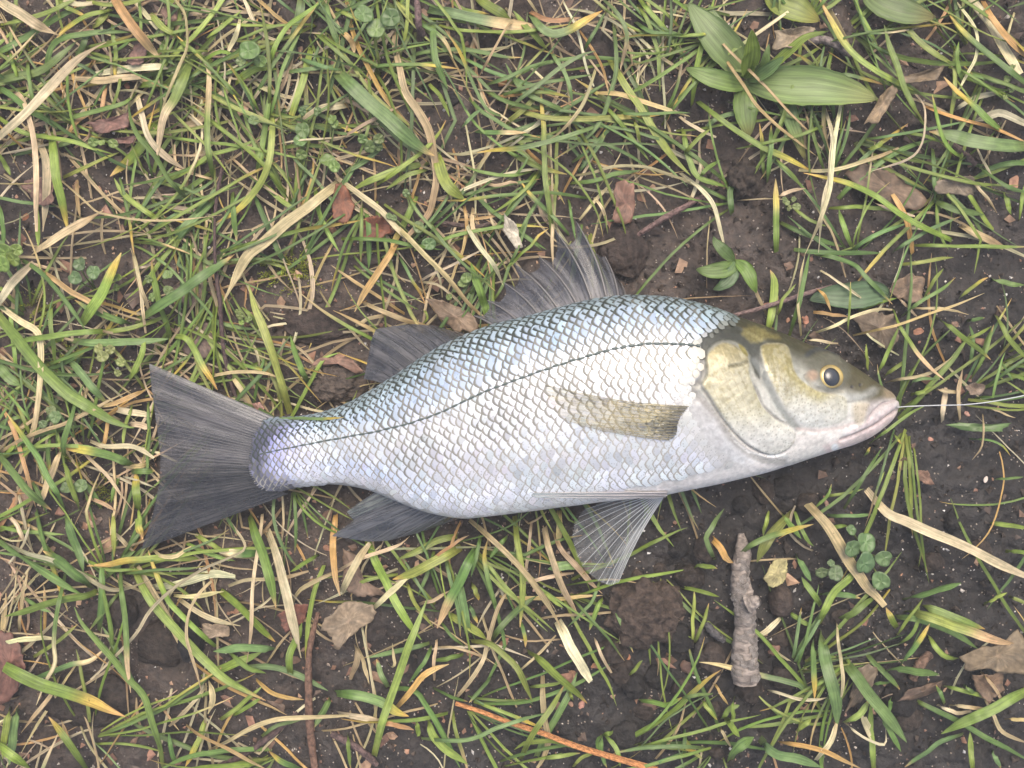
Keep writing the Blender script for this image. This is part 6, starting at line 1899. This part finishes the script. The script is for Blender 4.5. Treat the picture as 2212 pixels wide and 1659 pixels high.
for i, (x, y, r, c) in enumerate(bits):
    n_ = 18; V, F = [], []
    ico = bpy.data.meshes.new("bark_crumb")
    bm = bmesh.new(); bmesh.ops.create_icosphere(bm, subdivisions=2, radius=r * S * 0.9)
    for v in bm.verts:
        k = 1 + 0.55 * mnoise.noise(v.co * 900 + Vector((i * 3.1, 0, 0)))
        v.co = Vector((v.co.x * k * 1.15, v.co.y * k * 0.8, v.co.z * k * 0.5))
    bmesh.ops.rotate(bm, verts=bm.verts, matrix=Matrix.Rotation(i * 1.7, 3, 'Z'))
    bm.to_mesh(ico); nv = len(bm.verts); bm.free()
    ico.attributes.new("col", 'FLOAT_COLOR', 'POINT').data.foreach_set("color", np.tile(np.array(list(c) + [1], np.float32), nv))
    b = P(x, y, 0.001); b[2] = float(soil_z(b[0], b[1])) + r * S * 0.25
    o = add("bark_crumb", ico, M_LITTER, loc=b)
    near = min(MARKS, key=lambda m_: (m_[0][0] - x) ** 2 + (m_[0][1] - y) ** 2)[1]
    tag(o, f"small reddish bark crumb on the soil near {near}", "bark crumb", "bark crumbs on the soil")

# ------------------------------------------------------------------ clods of soil
def clod(x, y, rx, ry, hgt, col, label, group=None, seed=0, sub=4, rough=0.35, freq=1.0):
    bm = bmesh.new(); bmesh.ops.create_icosphere(bm, subdivisions=sub, radius=1.0); r_ = max(rx, ry)
    for v in bm.verts:
        n3 = v.co * (r_ / 22.0) * freq
        k = 1 + rough * 0.8 * mnoise.fractal(v.co * 1.5 * freq + Vector((seed * 7.7, 1, 2)), 1.1, 2.0, 3)
        v.co = Vector((v.co.x * rx * S * k, v.co.y * ry * S * k, v.co.z * hgt * k))
    me = bpy.data.meshes.new("soil_clod"); bm.to_mesh(me); nv = len(bm.verts)
    me.polygons.foreach_set("use_smooth", np.ones(len(me.polygons), bool)); bm.free()
    co = np.zeros(nv * 3, np.float32); me.vertices.foreach_get("co", co)
    cc = np.tile(np.array(list(col) + [1], np.float32), (nv, 1)); cc[:, :3] *= 0.62; cc[:, :3] *= np.random.default_rng(seed).uniform(0.8, 1.2, (nv, 1))
    me.attributes.new("col", 'FLOAT_COLOR', 'POINT').data.foreach_set("color", cc.ravel())
    b = P(x, y, 0.001); b[2] = float(soil_z(b[0], b[1])) + hgt * 0.25
    o = add("soil_clod", me, M_CLOD, loc=b)
    return tag(o, label, "soil clod", group)
clod(1392, 1320, 78, 72, 0.007, (0.085, 0.060, 0.046), "big crumbly brown soil clod just below the spread pelvic fin", seed=1, sub=6, rough=0.38, freq=1.5)
clod(1345, 540, 52, 62, 0.005, (0.062, 0.044, 0.036), "dark soil lump behind the tips of the spiny dorsal fin", seed=2, sub=5, rough=0.3)
clod(690, 700, 90, 40, 0.003, (0.066, 0.047, 0.038), "smooth mud patch lump above the tail", seed=3, sub=5, rough=0.25)
clod(730, 830, 60, 42, 0.005, (0.11, 0.083, 0.066), "gritty pale soil clod against the fish's back near the tail", seed=4, sub=6, rough=0.36, freq=1.4)
clod(1610, 385, 36, 44, 0.006, (0.06, 0.045, 0.035), "dark soil clod under the broad plantain leaf's shade by the dry straws", seed=5, sub=5, rough=0.4, freq=1.5)
clod(400, 1385, 30, 52, 0.005, (0.026, 0.024, 0.024), "charcoal black lump under the thin curved straw", seed=6, sub=5, rough=0.2)
clod(345, 1400, 62, 50, 0.004, (0.05, 0.037, 0.029), "brown soil lump beside the charcoal lump", seed=7, sub=5)
clod(180, 1520, 110, 60, 0.004, (0.048, 0.036, 0.029), "wide low soil lump by the dark red leaf", seed=8, sub=5)
clod(1690, 1300, 26, 36, 0.006, (0.085, 0.062, 0.05), "rounded brown pebble-like clod beside the grey stick's knot", seed=9, sub=4, rough=0.15)
cl = []
r_ = np.random.default_rng(5)
spots = [(1500, 1250), (1530, 1340), (1545, 1430), (1470, 1390), (1690, 1390), (1720, 1440), (1700, 1470), (1760, 1380), (1820, 1350), (1850, 1400), (1560, 1540), (1500, 1560), (1620, 1500), (1650, 1560), (1480, 1500), (1960, 1530),
         (1980, 1560), (1930, 1260), (2010, 1220), (1900, 1300), (1350, 1460), (1370, 1500), (1390, 1550), (1360, 1590), (1330, 1410), (1430, 1470), (1750, 1310), (1600, 1090), (1650, 1060), (1690, 1050), (1760, 1090), (2060, 720), (1420, 1230),
         (1470, 1190), (1530, 1180), (1450, 1600), (1540, 1620), (1770, 1620), (1800, 1480), (1860, 1470), (930, 190), (980, 200), (250, 1310), (80, 1260), (1960, 1130), (2060, 1140), (2130, 1180)]
for i, (x, y) in enumerate(spots):
    s_ = r_.uniform(16, 36)
    near = min(MARKS, key=lambda m_: (m_[0][0] - x) ** 2 + (m_[0][1] - y) ** 2)[1]
    clod(x + r_.normal(0, 6), y + r_.normal(0, 6), s_, s_ * r_.uniform(0.7, 1.1), s_ * S * (0.5 if i % 3 else 0.85), np.array((0.030, 0.026, 0.024) if i % 2 else (0.055, 0.041, 0.033)) * r_.uniform(0.85, 1.2), f"{'small' if s_ < 22 else ('chunky' if s_ > 29 else 'rounded')} {'black' if i % 2 else 'dark brown'} soil clod {'lying flat' if i % 3 else 'standing up'} near {near}", "small dark soil clods", 20 + i, 4, 0.28)

# ------------------------------------------------------------------ grit: sand grains and litter crumbs nobody could count
def scatter(name, count, size, cols, label, cat, flat, m, bias=None):
    octa = np.array([(1, 0, 0), (-1, 0, 0), (0, 1, 0), (0, -1, 0), (0, 0, 1), (0, 0, -1)], float)
    of = np.array([(0, 2, 4), (2, 1, 4), (1, 3, 4), (3, 0, 4), (2, 0, 5), (1, 2, 5), (3, 1, 5), (0, 3, 5)])
    xs = rng.uniform(-120, 2330, count); ys = rng.uniform(-110, 1770, count)
    keep = np.array([rng.random() < (bias(a, b_) if bias else 1) for a, b_ in zip(xs, ys)]); xs, ys = xs[keep], ys[keep]
    k = len(xs); X = (xs - 1106) * S; Y = -(ys - 829.5) * S; Z = soil_z(X, Y)
    sz = size[0] * (size[1] / size[0]) ** rng.random(k) ** 2.0
    A = rng.normal(size=(k, 3, 3)); Qm, _ = np.linalg.qr(A)
    sc = np.stack([sz, sz * rng.uniform(0.6, 1, k), sz * rng.uniform(*flat, k)], -1)
    Vl = (octa[None] * (1 + rng.normal(0, 0.28, (k, 6, 1))) + rng.normal(0, 0.22, (k, 6, 3))) * sc[:, None]
    tiltm = Qm if flat[0] > 0.4 else None
    if tiltm is not None: Vl = np.einsum('kij,kvj->kvi', Qm, Vl)
    else:
        a = rng.uniform(0, 6.3, k); c_, s_ = np.cos(a), np.sin(a); tx = rng.normal(0, 0.5, k)
        x_ = Vl[..., 0] * c_[:, None] - Vl[..., 1] * s_[:, None]; y_ = Vl[..., 0] * s_[:, None] + Vl[..., 1] * c_[:, None]
        Vl = np.stack([x_, y_, Vl[..., 2] + x_ * tx[:, None] * 0.6], -1)
    V = Vl + np.stack([X, Y, Z + sz * 0.3], -1)[:, None]
    F = (of[None] + 6 * np.arange(k)[:, None, None]).reshape(-1, 3)
    c = np.array(cols)[rng.integers(len(cols), size=k)] * rng.uniform(0.7, 1.25, (k, 1))
    o = add(name, mesh_from(name, V.reshape(-1, 3), F, np.repeat(c, 6, 0), smooth=False), m)
    return tag(o, label, cat, kind="stuff")
scatter("sand", 5200, (0.00022, 0.00075), [(0.45, 0.40, 0.34), (0.55, 0.52, 0.48), (0.35, 0.28, 0.22), (0.42, 0.25, 0.18)], "scattered pale sand grains on the dark soil", "sand", (0.6, 1.0), M_GRAIN,
        lambda x, y: 0.25 + 0.75 * float(fbm(np.array(x / 170.0), np.array(y / 170.0), 2) > 0.0))
scatter("leaf_litter", 2600, (0.0005, 0.0028), [(0.20, 0.105, 0.07), (0.15, 0.09, 0.06), (0.24, 0.13, 0.08), (0.11, 0.075, 0.055), (0.30, 0.19, 0.12), (0.07, 0.05, 0.04)], "fine brown leaf litter crumbs over the soil", "leaf litter", (0.12, 0.3), M_LITTER,
        lambda x, y: 0.35 + 0.65 * float(sm(1700, 700, np.array(x))))
scatter("soil_crumbs", 6500, (0.0004, 0.0017), [(0.034, 0.026, 0.021), (0.045, 0.034, 0.027), (0.03, 0.024, 0.020), (0.06, 0.045, 0.036)], "loose crumbs of dark soil", "soil crumbs", (0.6, 1.0), M_CLOD,
        lambda x, y: 0.3 + 0.7 * float(sm(700, 1500, np.array(x + 0.5 * (y - 800)))))

# ------------------------------------------------------------------ even haze volume, added to stand in for fog on the lens
bm = bmesh.new(); bmesh.ops.create_cube(bm, size=1.0)
for v in bm.verts: v.co = Vector((v.co.x * 150, v.co.y * 150, -1.0 + (v.co.z + 0.5) * 1.45))
me = bpy.data.meshes.new("haze"); bm.to_mesh(me); bm.free()
t = NT("haze"); vn = t.n("ShaderNodeVolumePrincipled"); vn.inputs["Color"].default_value = (0.96, 0.97, 0.97, 1); vn.inputs["Density"].default_value = 0.13
t.l(vn.outputs[0], t.out.inputs[1])
tag(add("haze", me, t.m), "thin even haze added in place of lens fog", "haze", kind="stuff")
